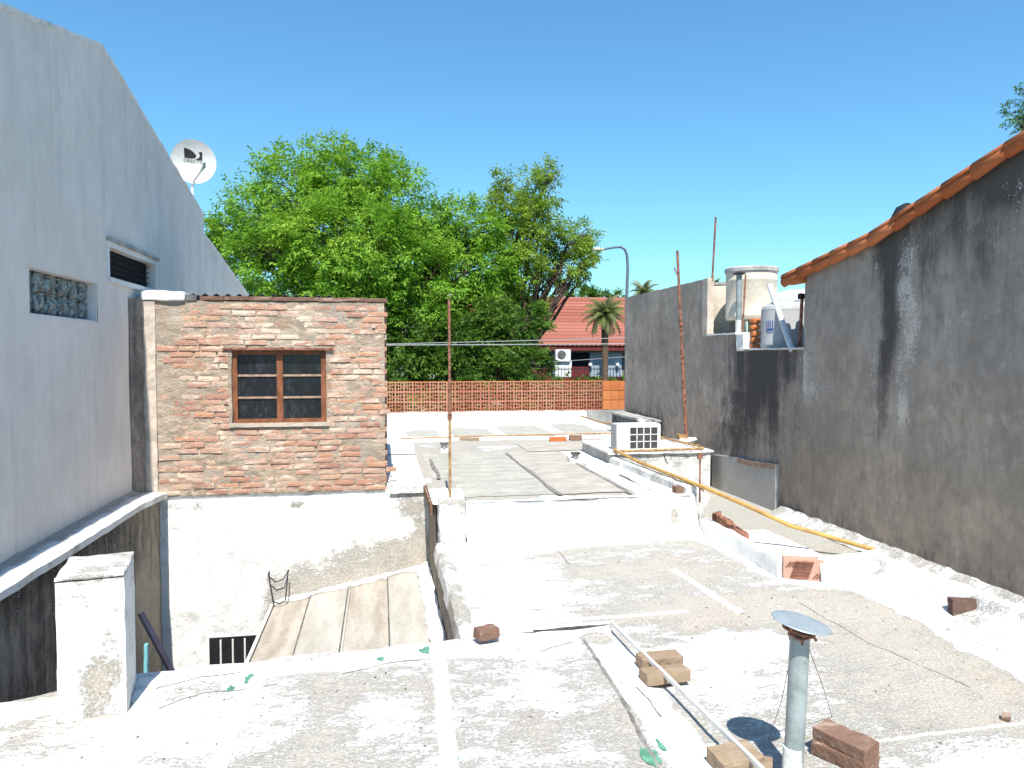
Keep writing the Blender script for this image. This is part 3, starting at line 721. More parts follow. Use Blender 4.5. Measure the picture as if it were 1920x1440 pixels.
# ================================================================== WHITE HOUSE ON THE LEFT
wh = thing('white_house', 'tall white painted house wall with a gabled top and ledge', 'house', (-4, 8, GZ))
WXP = -2.75
def wtop(y):
    P = [(-3, 2.1), (6.18, 4.14), (8.23, 4.66), (8.5, 4.62), (12.55, 3.76), (12.56, 3.47), (16.2, 2.87), (19, 2.4)]
    for (a, b), (c, d) in zip(P, P[1:]):
        if y <= c: return b+(d-b)*(y-a)/(c-a)
    return P[-1][1]
ops = [(6.53, 7.98, 1.87, 2.26), (8.28, 9.9, 2.33, 2.70)]
ys = sorted(set([round(-1.5+i*.12, 4) for i in range(172)]+[6.53, 7.98, 8.28, 9.9, 12.55, 12.56]))
zb = sorted(set([round(-.05+i*.12, 3) for i in range(42)]+[1.87, 2.26, 2.33, 2.70]))
mb = MB(); idx = {}
def wv(i, k):
    if (i, k) not in idx:
        y = ys[i]; t = wtop(y); z_ = min(zb[k], t)
        streak = max(0, n1(y, 0, 0, f=1.6))
        top = sm(1.6, 0, t-z_)
        at = {'dark': .04+.26*top*(.4+streak)+.10*streak+(.14*(y > 8.2)*sm(1.9, 3.2, z_))+.10*max(0, n1(y, z_, f=.7, seed=3)), 'pale': .0, 'warm': .25+.5*n1(y, z_, f=.5)}
        if z_ < .35: at['dark'] += .25*sm(.35, .0, z_)
        if 6.4 < y < 8.1 and z_ < 1.9: at['dark'] += .30*max(0, n1(y, 0, 0, f=5))*sm(.7, 1.85, z_)
        if 8.2 < y < 10 and z_ < 2.35: at['dark'] += .35*max(0, n1(y, 2, 0, f=5))*sm(1.2, 2.3, z_)
        at['pale'] = .18*max(0, n1(y*.8, z_*1.6, f=1.1, seed=6))
        idx[(i, k)] = len(mb.v); mb.v.append((WXP+.010*n1(y, z_, f=1.3)+.003*n1(y, z_, f=8), y, z_))
        for kk, vv in at.items(): mb.a.setdefault(kk, []).append(vv)
    return idx[(i, k)]
for i in range(len(ys)-1):
    for k in range(len(zb)-1):
        ym, zm = (ys[i]+ys[i+1])/2, (zb[k]+zb[k+1])/2
        if zb[k] >= max(wtop(ys[i]), wtop(ys[i+1])): continue
        if any(a < ym < b and c < zm < d for a, b, c, d in ops): continue
        mb.f.append((wv(i, k), wv(i+1, k), wv(i+1, k+1), wv(i, k+1)))
mb.build('wall_face', 'white_paint_wall', wh, True)
py_ = [(-3, GZ), (19, GZ)]+[(y, wtop(y)-.01) for y in (19, 16.2, 12.57, 12.55, 8.5, 8.23, 6.18, -3)]
MB().prism_x(py_, -9, WXP-.18).build('house_body', 'white_house', wh)
for ya, yb in ((-1.5, 12.55), (12.57, 19)):
    pth = [(WXP-.09, ya, wtop(ya)), *[(WXP-.09, y_, wtop(y_)) for y_ in (6.18, 8.23, 8.5, 16.2) if ya < y_ < yb], (WXP-.09, yb, wtop(yb))]
    MB().sweep(pth, [(-.10, -.03), (-.10, .012), (.0, .02), (.10, .010), (.098, -.03)], .09, .012, 6, 2).build('coping', 'lime_mid', wh, True)
MB().box(WXP-.17, WXP-.012, 16.2, 16.3, -1, 2.85).build('wall_end', 'white_house', wh)
# glass block window: reveals + 2 x 6 blocks
y0, y1, z0, z1 = ops[0]
MB().box(WXP-.16, WXP-.006, y0-.02, y0+.012, z0, z1).box(WXP-.16, WXP-.006, y1-.012, y1+.02, z0, z1).box(WXP-.16, WXP-.006, y0, y1, z1-.012, z1+.02).box(WXP-.16, WXP-.006, y0, y1, z0-.02, z0+.012).build('window_reveal', 'white_house', wh)
gb = MB(); gb.lump(-.03, .03, -.105, .105, -.085, .085, .05, .006, 9, 3, .012); gm = gb.mesh('glass_block', True); gm.materials.append(M['glass_block'])
for i in range(6):
    for k in range(2):
        link('glass_block', gm, None, wh, T(WXP-.10, y0+.13+i*.238, z0+.105+k*.18))
MB().box(WXP-.13, WXP-.115, y0, y1, z0, z1).build('mortar_joint', 'cement', wh)
# dark louvre window with frame
y0, y1, z0, z1 = ops[1]
MB().box(WXP-.10, WXP-.085, y0, y1, z0, z1).build('dark_pane', 'dark', wh)
fr = MB().box(WXP-.085, WXP+.025, y0-.03, y1+.03, z1-.045, z1+.012).box(WXP-.085, WXP+.012, y0-.02, y0+.03, z0, z1-.045).box(WXP-.085, WXP+.02, y1-.045, y1+.01, z0, z1-.045).box(WXP-.085, WXP+.03, y0, y1, z0-.04, z0+.015).build('window_frame', 'white_house', wh)
MB().lump(WXP-.01, WXP+.05, y0-.02, y1+.06, z1+.014, z1+.05, .06, .012, 9).build('broken_drip_edge', 'cement', fr)
for k in range(5): MB().box(WXP-.07, WXP-.05, y0+.03, y1-.045, z0+.03+k*.062, z0+.036+k*.062).build('louvre', 'black', fr)
# rough strip beside the shack, recess shade and dirt painted in as dark colour
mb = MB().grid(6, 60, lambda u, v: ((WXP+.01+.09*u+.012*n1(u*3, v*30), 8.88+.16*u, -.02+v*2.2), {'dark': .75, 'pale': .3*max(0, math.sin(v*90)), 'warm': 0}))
mb.build('shaded_recess_strip', 'grey_render', wh)
# ledge and the stained wall below it
mb = MB().sweep([(-2.60, -1.5, 0), (-2.60, 8.2, 0), (-2.58, 8.75, -.01), (-2.55, 9.06, -.03)], [(-.17, -.04), (-.165, .05), (-.135, .014), (.0, .006), (.11, .0), (.126, -.012), (.126, -.07), (-.1, -.075)], .07, .007, 5).weather(.80, .3, 3, lambda x, y, z: -.55*sm(-2.68, -2.74, x)); mb.build('ledge', 'roof', wh, True)
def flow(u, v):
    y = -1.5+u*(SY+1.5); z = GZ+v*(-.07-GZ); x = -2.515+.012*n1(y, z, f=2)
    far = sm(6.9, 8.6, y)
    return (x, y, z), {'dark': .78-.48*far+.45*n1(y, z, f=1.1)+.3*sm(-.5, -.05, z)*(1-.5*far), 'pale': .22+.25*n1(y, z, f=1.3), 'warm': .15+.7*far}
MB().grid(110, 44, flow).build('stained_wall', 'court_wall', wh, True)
MB().box(-2.7, -2.535, -1.5, SY, GZ, -.08).build('wall_core', 'cement_dark', wh)

# ---- satellite dish on the left roof edge
dc = ax(363, 303, -2.95)
dish = thing('satellite_dish', 'round off-white satellite dish on a short mast above the white wall', 'dish', (dc.x, dc.y, dc.z-.5))
DR = .335
tocam = (Vector((0, 0, CAM_Z))-dc).normalized()
face = (tocam+Vector((.10, 0, .05))).normalized()
dq = face.to_track_quat('Z', 'Y').to_matrix().to_4x4(); dmw = T(*dc) @ dq
prof = [(.001, -.07)]+[(DR*t, -.07+.07*t*t) for t in (.2, .4, .6, .8, .92, 1.0)]+[(DR+.008, .004), (DR+.006, -.012), (DR*.95, -.012), (DR*.6, -.055), (.002, -.085)]
mb = MB(); mb.lathe(prof, (0, 0, 0), 48); mb.v = [tuple(dmw @ Vector(p)) for p in mb.v]; mb.build('reflector', 'dish', dish, True)
def dish_pt(x, y, off=.004): r2 = (x*x+y*y)/(DR*DR); return dmw @ Vector((x, y, -.07+.07*r2+off))
def dish_poly(pts, name):
    bm = bmesh.new(); vs = [bm.verts.new((x, y, 0)) for x, y in pts]; bm.faces.new(vs)
    bmesh.ops.triangulate(bm, faces=bm.faces); bmesh.ops.subdivide_edges(bm, edges=bm.edges, cuts=2, use_grid_fill=True)
    for v in bm.verts: v.co = dish_pt(v.co.x, v.co.y)
    me = bpy.data.meshes.new(name); bm.to_mesh(me); bm.free(); return link(name, me, M['logo'], dish)
k = DR/128.   # zoomed pixels on the dish
def dp(zx, zy): return ((zx-1090)*k, (908-zy)*k)
dish_poly([dp(1036, 832)]+[dp(*q) for q in ((1062, 836), (1085, 846), (1103, 862), (1108, 874), (1098, 886), (1080, 890), (1040, 890))][::1], 'print_mark')
dish_poly([dp(*q) for q in ((1120, 846), (1141, 846), (1141, 896), (1100, 892), (1122, 882), (1128, 866))], 'print_mark')
tc = bpy.data.curves.new('lettering', 'FONT'); tc.body = 'DIRECTV'; tc.size = 26*k; tc.align_x = 'LEFT'
to = bpy.data.objects.new('lettering_source', tc); C.objects.link(to); bpy.context.view_layer.update()
tm = bpy.data.meshes.new_from_object(to); bpy.data.objects.remove(to)
x0, y0 = dp(1034, 914)
for v in tm.vertices: v.co = dish_pt(x0+v.co.x*1.0, y0+v.co.y, .005)
tm.materials.clear(); link('lettering', tm, M['logo'], dish)
a = dish_pt(0.02, -DR*.86, .0); fcs = dmw @ Vector((.10, -.02, .22))
arm_a = dmw @ Vector((*dp(1085, 1035), -.02)); arm_m = dmw @ Vector((*dp(1128, 960), .16)); arm_b = dmw @ Vector((*dp(1140, 935), .24))
MB().tube([arm_a, arm_a.lerp(arm_m, .5), arm_m], .012, 8).build('feed_arm', 'galv', dish)
MB().tube([arm_m, arm_b], [.020, .026], 10).tube([arm_b, dmw @ Vector((*dp(1138, 912), .26))], .026, 10).build('receiver', 'galv', dish)
mq = dmw @ Vector((*dp(1085, 1025), -.06)); MB().tube([dmw @ Vector((0, -.1, -.10)), mq+Vector((0, 0, .05)), mq-Vector((.0, 0, .16)), (mq.x, mq.y, wtop(mq.y)-.1)], .022, 8).build('mast', 'white_metal', dish)

# ================================================================== SCREEN BLOCK WALL at the back
YS = 17.62
scr = thing('screen_wall', 'perforated red clay screen block wall at the back of the roof', 'wall', (2.5, YS, 0))
mb = MB().lump(-2.6, 4.9, YS-.16, YS+.14, -.06, .20, .12, .018, 5, 2); mb.build('parapet', 'lime_dirty', scr, True)
MB().lump(4.92, 6.3, YS-.12, YS+.14, -.4, .20, .12, .008, 5, 3).build('parapet', 'cement', scr, True)
bw, bh = .2, .236
def screen_block():
    mb = MB(); w, h, d, t = bw-.006, bh-.006, .10, .014
    mb.box(-w/2, w/2, -d/2, d/2, -h/2, -h/2+t); mb.box(-w/2, w/2, -d/2, d/2, h/2-t, h/2)
    mb.box(-w/2, -w/2+t, -d/2, d/2, -h/2+t, h/2-t); mb.box(w/2-t, w/2, -d/2, d/2, -h/2+t, h/2-t)
    iw = w-2*t; ih = h-2*t; q = .0135
    for fx in (-1/6., 1/6.): mb.box(fx*iw-q/2, fx*iw+q/2, -d/2+.004, d/2-.004, -ih/2, ih/2)
    for fz in (-1/6., 1/6.):
        for c in (-1, 0, 1):
            off = .012*c*(1 if fz > 0 else -1)
            mb.box(c*iw/3-iw/6+q/2, c*iw/3+iw/6-q/2, -d/2+.006, d/2-.006, fz*ih-q/2+off, fz*ih+q/2+off)
    me = mb.mesh('screen_block'); me.materials.append(M['clay']); return me
sb = screen_block()
for i in range(-6, 26):
    for k in range(3):
        link('screen_block', sb, None, scr, T(.12+bw*(i+.5), YS+random.uniform(-.004, .004), .205+bh*(k+.5)) @ RY(math.pi*((i+k) % 2)) @ RZ(random.gauss(0, .006)))
MB().box(-1.1, 5.32, YS-.03, YS+.03, .20, .207).box(-1.1, 5.32, YS-.02, YS+.02, .205+3*bh-.004, .205+3*bh+.006).build('mortar_bed', 'clay_orange', scr)
hb = MB().lump(-.10, .10, -.06, .06, -.112, .112, .08, .004, 9, 1); hbm = hb.mesh('hollow_brick'); hbm.materials.append(M['clay_orange'])
for i in range(3):
    for k in range(3):
        link('hollow_brick', hbm, None, scr, T(5.43+.205*i, YS, .205+bh*(k+.5)) @ RY(random.gauss(0, .02)))
MB().box(5.33, 6.0, YS+.02, YS+.05, .2, .9).build('brick_joint', 'cement', scr)

# ================================================================== RIGHT GREY NEIGHBOUR
RX_ = 4.87
gw = thing('grey_house', 'tall stained grey rendered house wall with a red tiled verge', 'house', (6.5, 5, GZ))
gl = thing('grey_boundary_wall', 'long grey rendered boundary wall with a notch below the water tanks', 'wall', (5, 12, GZ))
def gtop(y):
    P = [(-3, 4.9), (5.0, 3.13), (6.75, 2.66), (8.02, 2.46)]
    for (a, b), (c, d) in zip(P, P[1:]):
        if y <= c: return b+(d-b)*(y-a)/(c-a)
    return P[-1][1]
def stain(y, z):
    d = 0; p = 0; wm = 0
    # black runs: (y centre, half width, top z, length, strength)
    for (c, w, t, L, s_) in ((5.3, .40, 3.05, 1.6, .28), (5.9, .30, 2.9, 1.7, .28), (4.7, .4, 3.2, 1.9, .34), (9.1, .75, 1.65, 1.9, .34), (10.0, .4, 1.3, 1.3, .22), (6.45, .35, 2.7, 2.2, .28), (6.50, .13, 2.7, 1.7, .95), (6.05, .14, 2.8, .8, .55), (5.75, .16, 2.9, .6, .6), (5.4, .12, 3.0, 1.1, .5), (5.15, .25, 3.0, .35, .8), (6.62, .1, 1.6, 1.2, .7),
                             (9.0, .34, 1.62, 1.1, .55), (8.75, .16, 1.7, 1.9, .7), (9.75, .30, .95, 1.1, .5), (9.35, .25, 1.5, 1.7, .55), (8.3, .18, 1.6, .5, .7), (8.2, .13, .85, .7, .35), (10.4, .6, .45, .45, .5)):
        q = (y-c+.05*n1(z, c, f=2))/w
        d += s_*math.exp(-q*q)*sm(t-L, t-L*.45, z)*(1 if z < t+.1 else .3)
    for (c, w, t, L, s_) in ((6.33, .10, 2.6, 2.2, .52), (6.72, .08, 2.4, 1.5, .42), (6.2, .25, 2.2, 1.9, .14), (7.6, .4, 1.2, .6, .28), (6.2, .07, 2.5, 1.2, .45), (7.9, .12, 1.9, 1.2, .40), (7.3, .45, 1.6, .7, .20), (5.05, .25, 2.9, .5, .35), (10.0, .10, 1.05, .5, .45), (9.6, .25, .8, .6, .28), (8.35, .12, .75, .6, .4), (8.1, .3, 1.5, .5, .25)):
        q = (y-c+.06*n1(z, c, f=3))/w; p += s_*(1+.5*n1(y, z, f=4, seed=c))*math.exp(-q*q)*sm(t-L, t-L*.7, z)*(z < t+.05)
    wm = .65*sm(1.1, .4, z+.2*n1(y, z, f=1))*sm(8.9, 7.9, y)
    d += .5*sm(-.05, -.32, z+.12*n1(y, z, f=4))*(y < 9)
    d += .35*sm(.95, .4, z+.15*n1(y, z, f=2))*(y > 12.4)+.12*(y > 8.05 and y < 10.2)
    if y < 6.85:
        L_ = .5+1.2*max(0, n1(y, 9, f=2.2)+.35); t_ = gtop(y)
        d += .95*max(0, n1(y+.03*n1(z, 3, f=2), 1, f=3.6)+.22)*sm(t_-L_, t_-L_*.35, z)+.25*sm(t_-.25, t_, z)
    if 8.05 < y < 10.0:
        d += .85*max(0, n1(y+.03*n1(z, 4, f=2), 5, f=4.2)+.25)*sm(1.62-1.9*(.5+.5*n1(y, 2, f=2)), 1.5, z)
        p += .22*max(0, n1(y, z*.6, f=5, seed=3))
    return {'dark': d, 'pale': p, 'warm': wm}
def fg(u, v):
    y = -1.5+u*(8.0+1.5); t = gtop(y); z = -.45+v*(t+.45)
    x = RX_+.014*n1(y, z, f=1.2)+.004*n1(y, z, f=9)-(.015 if z > 1.0+.03*n1(y, 0, f=3) else 0)
    return (x, y, z), stain(y, z)
MB().grid(150, 70, fg).build('wall_face', 'grey_render', gw, True)
MB().prism_x([(-3, GZ), (7.98, GZ), (7.98, 2.42), (6.75, 2.6), (5, 3.07), (-3, 4.8)], RX_+.03, 11).build('house_body', 'grey_render', gw)
# boundary wall: three heights
def fb(y0, y1, ztop, nu):
    mb = MB()
    def f(u, v):
        y = y0+u*(y1-y0); z = -.45+v*(ztop+.45)
        if v == 1: z += .02*n1(y, 1, f=4)
        x = RX_+.03+.012*n1(y, z, f=1.2)+.004*n1(y, z, f=9)
        return (x, y, z), stain(y, z)
    mb.grid(nu, 60, f); return mb
fb(8.0, 9.72, 1.61, 36).build('wall_face', 'grey_render', gl, True)
fb(9.72, 10.74, 1.83, 22).build('wall_face', 'grey_render', gl, True)
fb(10.74, 14.62, 2.71, 70).build('wall_face', 'grey_render', gl, True)
mb = MB().box(RX_+.05, RX_+.22, 8.0, 9.72, GZ, 1.605).box(RX_+.05, RX_+.22, 9.72, 10.74, GZ, 1.825).box(RX_+.05, RX_+.12, 10.74, 14.60, GZ, 2.70); mb.build('wall_core', 'grey_render', gl)
MB().lump(RX_+.025, RX_+.13, 10.72, 10.90, 1.83, 2.715, .05, .004, 5).build('notch_pier', 'cream_plaster', gl)
MB().box(RX_+.22, 9.2, 8.0, 14.6, GZ, 1.58).build('tank_platform', 'cement', gl)
for y0_, y1_, zt_ in ((8.0, 9.7, 1.62), (9.74, 10.7, 1.845)):
    MB().lump(RX_-.0, RX_+.24, y0_, y1_, zt_-.01, zt_+.015, .08, .008, 6, y0_).build('coping', 'lime_dirty', gl)
# smooth grey patch low on the wall
pp = [(8.58, -.42), (8.58, .18), (9.3, .12), (9.6, .13), (10.4, .06), (10.4, -.44)]
o = MB().prism_x(pp, RX_-.022, RX_+.03).build('render_panel', 'smooth_grey', None); tag(o, 'smooth grey render panel low on the boundary wall beside the masonry box', 'panel')
mb = MB().sweep([(RX_-.014, 8.6, .175), (RX_-.014, 9.3, .116), (RX_-.014, 9.58, .122)], [(-.012, -.06), (-.016, .004), (.014, .008), (.012, -.06)], .05, .004, 8); mb.build('ochre_edge', 'wood_pale', o)
# white fillet along the wall base
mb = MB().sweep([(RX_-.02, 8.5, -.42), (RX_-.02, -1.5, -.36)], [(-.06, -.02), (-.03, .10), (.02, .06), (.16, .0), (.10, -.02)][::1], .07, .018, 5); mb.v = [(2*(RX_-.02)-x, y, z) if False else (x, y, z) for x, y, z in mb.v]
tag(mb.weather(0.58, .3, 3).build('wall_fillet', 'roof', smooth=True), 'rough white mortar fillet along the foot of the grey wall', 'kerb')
# tiled verge roof
slope_pts = [(8.30, 2.43), (6.75, 2.67), (5.0, 3.14), (-2, 4.72)]
def rz_(y):
    for (a, b), (c, d) in zip(slope_pts, slope_pts[1:]):
        if y >= c: return b+(d-b)*(y-a)/(c-a)
    return slope_pts[-1][1]
tb = MB(); n = 10; Lt = .40
for i in range(2):
    for j in range(n+1):
        a_ = math.pi*j/n; rr = (.072, .056)[i]; yy = (Lt/2, -Lt/2)[i]
        tb.v.append((-rr*math.cos(a_), yy, rr*math.sin(a_)*.95))
for j in range(n): tb.f.append((j, j+1, n+2+j, n+1+j))
tmh = tb.mesh('roof_tile', True); tmh.materials.append(M['tile'])
def tile_at(x, y, dz=0, jx=0, flip=False):
    sl_ = math.atan((rz_(y-.15)-rz_(y+.15))/.3)
    o = link('roof_tile', tmh, None, gw, T(x+jx, y, rz_(y)+dz) @ RX(-sl_-.03) @ (RY(math.pi) if flip else Matrix.Identity(4)))
    if 't' not in o.modifiers: md = o.modifiers.new('t', 'SOLIDIFY'); md.thickness = .012
y = 8.16; row = 0
while y > 3.4:
    jit = random.uniform(-.008, .008)
    tile_at(RX_-.045+jit, y, .045+random.uniform(-.006, .006))
    for c in range(1, 6): tile_at(RX_-.045+c*.20, y, .055+random.uniform(-.006, .006))
    for c in range(0, 6): tile_at(RX_+.055+c*.20, y, .10, 0, True)
    y -= .325; row += 1
# verge side tiles (hang over the wall edge)
vb = MB()
for i in range(2):
    for j in range(9):
        a_ = -.25*math.pi+(1.0*math.pi)*j/8; rr = (.068, .052)[i]; yy = (Lt/2, -Lt/2)[i]
        vb.v.append((-rr*math.cos(a_-.5), yy, rr*math.sin(a_-.5)))
for j in range(8): vb.f.append((j, j+1, 10+j, 9+j))
vm = vb.mesh('verge_tile', True); vm.materials.append(M['tile'])
y = 8.16
while y > 3.4:
    sl_ = math.atan((rz_(y-.15)-rz_(y+.15))/.3)
    o = link('verge_tile', vm, None, gw, T(RX_-.05+random.uniform(-.01, .01), y, rz_(y)+.015+random.uniform(-.008, .008)) @ RX(-sl_-.03)); md = o.modifiers.new('t', 'SOLIDIFY'); md.thickness = .012
    y -= .325
mb = MB()
for (a, b), (c, d) in zip(slope_pts, slope_pts[1:]): mb.quad((RX_-.03, a, b+.01), (RX_-.03, c, d+.01), (11, c, d+.01), (11, a, b+.01))
o = mb.build('roof_deck', 'tile', gw); md = o.modifiers.new('t', 'SOLIDIFY'); md.thickness = .03; md.offset = -1
MB().box(RX_-.10, RX_+.02, 7.97, 8.30, 2.385, 2.43).build('eave_end', 'clay_orange', gw)
vcp = ax(1700, 390, 5.35)
o = thing('roof_vent_cap', 'small dark vent cap rising behind the tiled verge', 'vent', (vcp.x, vcp.y, rz_(vcp.y)))
MB().lathe([(.03, -.12), (.14, -.07), (.10, .01), (.02, .05)], (vcp.x, vcp.y, vcp.z), 16).build('hood', 'black', o, True)
MB().tube([(vcp.x, vcp.y, rz_(vcp.y)), (vcp.x, vcp.y, vcp.z-.07)], .05, 10).build('pipe', 'black', o)

# ---- water tanks on the neighbour's roof
def tank(name, label, c, r, h, mat, lid=.0, ribs=()):
    t = thing(name, label, 'water tank', c, 'water tanks above the boundary wall')
    pr = [(r*.96, 0), (r, .03)]
    for rb in ribs: pr += [(r, rb-.02), (r*1.015, rb-.008), (r*1.015, rb+.008), (r, rb+.02)]
    pr += [(r, h-.02), (r*.985, h)]
    MB().lathe(pr, c, 40).build('body', mat, t, True)
    return t
bc = ax(1408, 600, 5.42); bc.z = 2.06
t = tank('water_tank', 'large ivory cylindrical water tank with a grey rim lid', bc, .365, .70, 'ivory', ribs=(.06, .58))
MB().lathe([(.375, .70), (.385, .705), (.385, .755), (.36, .775), (.05, .80), (.01, .80)], bc, 40).build('lid', 'cement', t, True)
lc = ax(1352, 600, 5.45); lc.z = 1.60
t = tank('water_tank', 'cream water tank half hidden behind the wall pier', lc, .40, 1.05, 'ivory')
MB().lathe([(.41, 1.05), (.41, 1.09), (.02, 1.13)], lc, 40).build('lid', 'cement', t, True)
sc_ = ax(1470, 600, 5.18); sc_.z = 1.63
t = tank('water_tank', 'small grey plastic water tank with a blue printed mark', sc_, .285, .50, 'tank_grey', ribs=(.05,))
MB().lathe([(.285, .50), (.27, .54), (.16, .60), (.08, .63), (.02, .63)], sc_, 40).build('lid', 'tank_grey', t, True)
def on_tank(ang, z): a_ = ang; return Vector((sc_.x+.289*math.cos(a_), sc_.y+.289*math.sin(a_), sc_.z+z))
vdir = math.atan2(-sc_.y, -sc_.x)
for k, (da, w_, z0_, z1_) in enumerate(((-.80, .035, .27, .36), (-.70, .035, .27, .36), (-.60, .035, .25, .36), (-.49, .035, .25, .36), (-.645, .38, .235, .255), (-.645, .36, .205, .215))):
    a0_, a1_ = vdir+da-w_/2, vdir+da+w_/2; mb = MB(); m_ = 8
    mb.grid(m_, 1, lambda u, v: (on_tank(a0_+(a1_-a0_)*u, z0_+(z1_-z0_)*v), {}))
    mb.build('printed_mark', 'blue', t)
wc = ax(1500, 560, 6.1); wc.z = 1.60
t = tank('water_tank', 'white domed water tank partly behind the tiled roof', wc, .48, .72, 'tank_white')
MB().lathe([(.49, .72), (.49, .76), (.40, .84), (.18, .90), (.02, .91)], wc, 40).build('lid', 'tank_white', t, True)
# supports
for k, (px, X) in enumerate(((1372, 5.3), (1418, 5.5), (1440, 5.35))):
    q = ax(px, 620, X); o = MB().lump(q.x-.09, q.x+.09, q.y-.09, q.y+.09, 1.58, 2.05, .08, .01, 6, k).build('tank_support', 'cement'); tag(o, ('left', 'middle', 'right')[k]+'most grey masonry support under the ivory tank', 'support', 'supports under the ivory tank')
q = ax(1413, 630, 5.02)
st = thing('brick_stack', 'stack of broken red hollow bricks beside the small grey tank', 'bricks', (q.x, q.y, 1.6))
for k in range(5): MB().lump(q.x-.05, q.x+.09, q.y-.07+.01*(k % 2), q.y+.06, 1.62+k*.088, 1.70+k*.088, .04, .012, 9, k*2, .012).build('brick', 'clay_orange', st, True)
q = ax(1393, 645, 4.93)
o = MB().lump(q.x-.05, q.x+.11, q.y-.10, q.y+.10, 1.60, 1.83, .05, .008, 7).build('white_block', 'lime'); tag(o, 'white masonry block under the pale vent pipe', 'block')
q = ax(1385, 620, 5.0); qt = ax(1386, 515, 5.0)
vp = thing('tank_vent_pipe', 'pale grey vent pipe with a black cap in front of the ivory tank', 'pipe', q)
MB().tube([(q.x, q.y, 1.83), qt], .040, 14).build('pipe', 'galv', vp, True)
MB().tube([(q.x, q.y, 1.86), (q.x, q.y, 2.04)], .048, 14).build('socket', 'pvc', vp, True)
MB().lathe([(.06, 0), (.095, .012), (.06, .035), (.01, .04)], qt, 20).build('cap', 'black', vp, True)
a = ax(1398, 515, 5.05); b = ax(1392, 622, 5.02)
tag(MB().tube([a, b], .013, 8).build('rusty_pole', 'rust'), 'thin rusty pole beside the pale vent pipe', 'pole')
a = ax(1443, 535, 5.05); b = ax(1485, 657, 4.90)
tag(MB().tube([a, b], .036, 14).build('leaning_pipe', 'pvc', smooth=True), 'white plastic pipe leaning against the small grey tank', 'pipe')
a = ax(1504, 558, 5.05); b = ax(1499, 655, 5.0)
o = thing('dark_pipe', 'dark standing pipe with a valve beside the tiled house', 'pipe', b)
MB().tube([b, a], .02, 10).build('pipe', 'rust', o); MB().lump(a.x-.035, a.x+.035, a.y-.035, a.y+.035, a.z-.02, a.z+.05, .03, .01, 20).build('valve', 'black', o)

# ================================================================== MASONRY BOX, AC UNIT, CONDUITS
bx_ = thing('masonry_box', 'pale rendered masonry box carrying the window air conditioner', 'masonry', (4, 11, -.4))
MB().lump(3.18, 4.70, 10.15, 11.6, -.55, .135, .10, .006, 4, 2, .004).build('body', 'cement', bx_)
MB().grid(40, 20, lambda u, v: ((3.185+u*1.515, 10.138+.004*n1(u*6, v*3), -.5+v*.632), {'white': .62-.1*(u < .4)+.3*blob(u, v, .62, .45, .03, .25)})).build('render_coat', 'roof_far', bx_, True)
MB().lump(3.15, 4.74, 10.10, 11.6, .137, .165, .08, .012, 5, 3).build('cover_slab', 'lime_dirty', bx_, True)
MB().tube([(4.05, 10.13, -.02), (4.0, 10.125, .07), (3.99, 10.128, .12), (3.96, 10.128, .2)], .004, 4).build('crack', 'black', bx_)
ac = thing('window_air_conditioner', 'white boxy window air conditioner with a gridded back on the masonry box', 'air conditioner', (3.55, 10.4, .25))
A0 = ay(1155, 848, 10.25).x; A1 = ay(1237, 848, 10.25).x
G0 = ay(1181, 820, 10.25).x; G1 = ay(1232, 820, 10.25).x
zb_ = .168; zt_ = ay(1200, 795, 10.25).z
MB().box(A0+.02, A1, 10.26, 10.50, zb_, zt_).build('casing', 'white_metal', ac)
MB().box(A0, A0+.02, 10.25, 10.50, zb_, zt_-.01).build('louvre_panel', 'tank_grey', ac)
MB().box(G0, G1, 10.247, 10.262, zb_+.03, zt_-.05).build('fin_core', 'grille', ac)
gr = MB().box(G0-.02, G0, 10.235, 10.26, zb_, zt_-.01).box(G1, A1+.004, 10.235, 10.26, zb_, zt_-.01).box(G0, G1, 10.235, 10.26, zt_-.05, zt_-.01).box(G0, G1, 10.235, 10.26, zb_, zb_+.03).build('grille_frame', 'white_metal', ac)
MB().box(A0+.02, G0-.02, 10.24, 10.262, zb_, zt_-.008).build('blank_panel', 'white_metal', ac)
for k in (1, 2, 3): x = G0+(G1-G0)*k/4; MB().box(x-.007, x+.007, 10.238, 10.25, zb_+.03, zt_-.05).build('grille_bar', 'white_metal', gr)
for k in (1, 2): zz = zb_+.03+(zt_-.08-zb_)*k/3; MB().box(G0, G1, 10.240, 10.249, zz-.006, zz+.006).build('grille_bar', 'white_metal', gr)
for k in range(26):
    zz = zb_+.04+k*(zt_-.1-zb_)/25; MB().box(G0, G1, 10.243, 10.2475, zz-.002, zz+.002).build('cooling_fin', 'cement_dark', gr)
# dark block against the wall behind
db = thing('concrete_block', 'dark low concrete block against the grey wall behind the air conditioner', 'masonry', (4.6, 13, 0))
MB().lump(4.56, 4.84, 12.5, 14.4, -.02, .36, .12, .008, 4).build('body', 'cement_dark', db)
MB().lump(4.54, 4.85, 12.47, 14.43, .362, .40, .10, .008, 5).build('cover_slab', 'cement', db)
q = ay(1200, 792, 11.9); tag(MB().lump(q.x-.04, q.x+.05, 11.8, 11.95, q.z-.12, q.z+.05, .03, .02, 12).build('mortar_lump', 'lime', smooth=True), 'small white mortar lump behind the air conditioner', 'mortar')
# kerb of the middle terrace on the right (carries the conduit)
kp = [(3.27, 10.2, .06), (3.33, 9.0, .06), (3.40, 7.78, .05)]
mb = MB().sweep(kp, [(-.22, -.07), (-.12, -.03), (-.06, .03), (-.04, .045), (.05, .045), (.075, .02), (.08, -.5), (-.05, -.5)], .07, .012, 5, 4)
tag(mb.weather(0.62, .32, 3).build('terrace_kerb', 'roof', smooth=True), 'low white kerb along the right edge of the middle terrace', 'kerb')
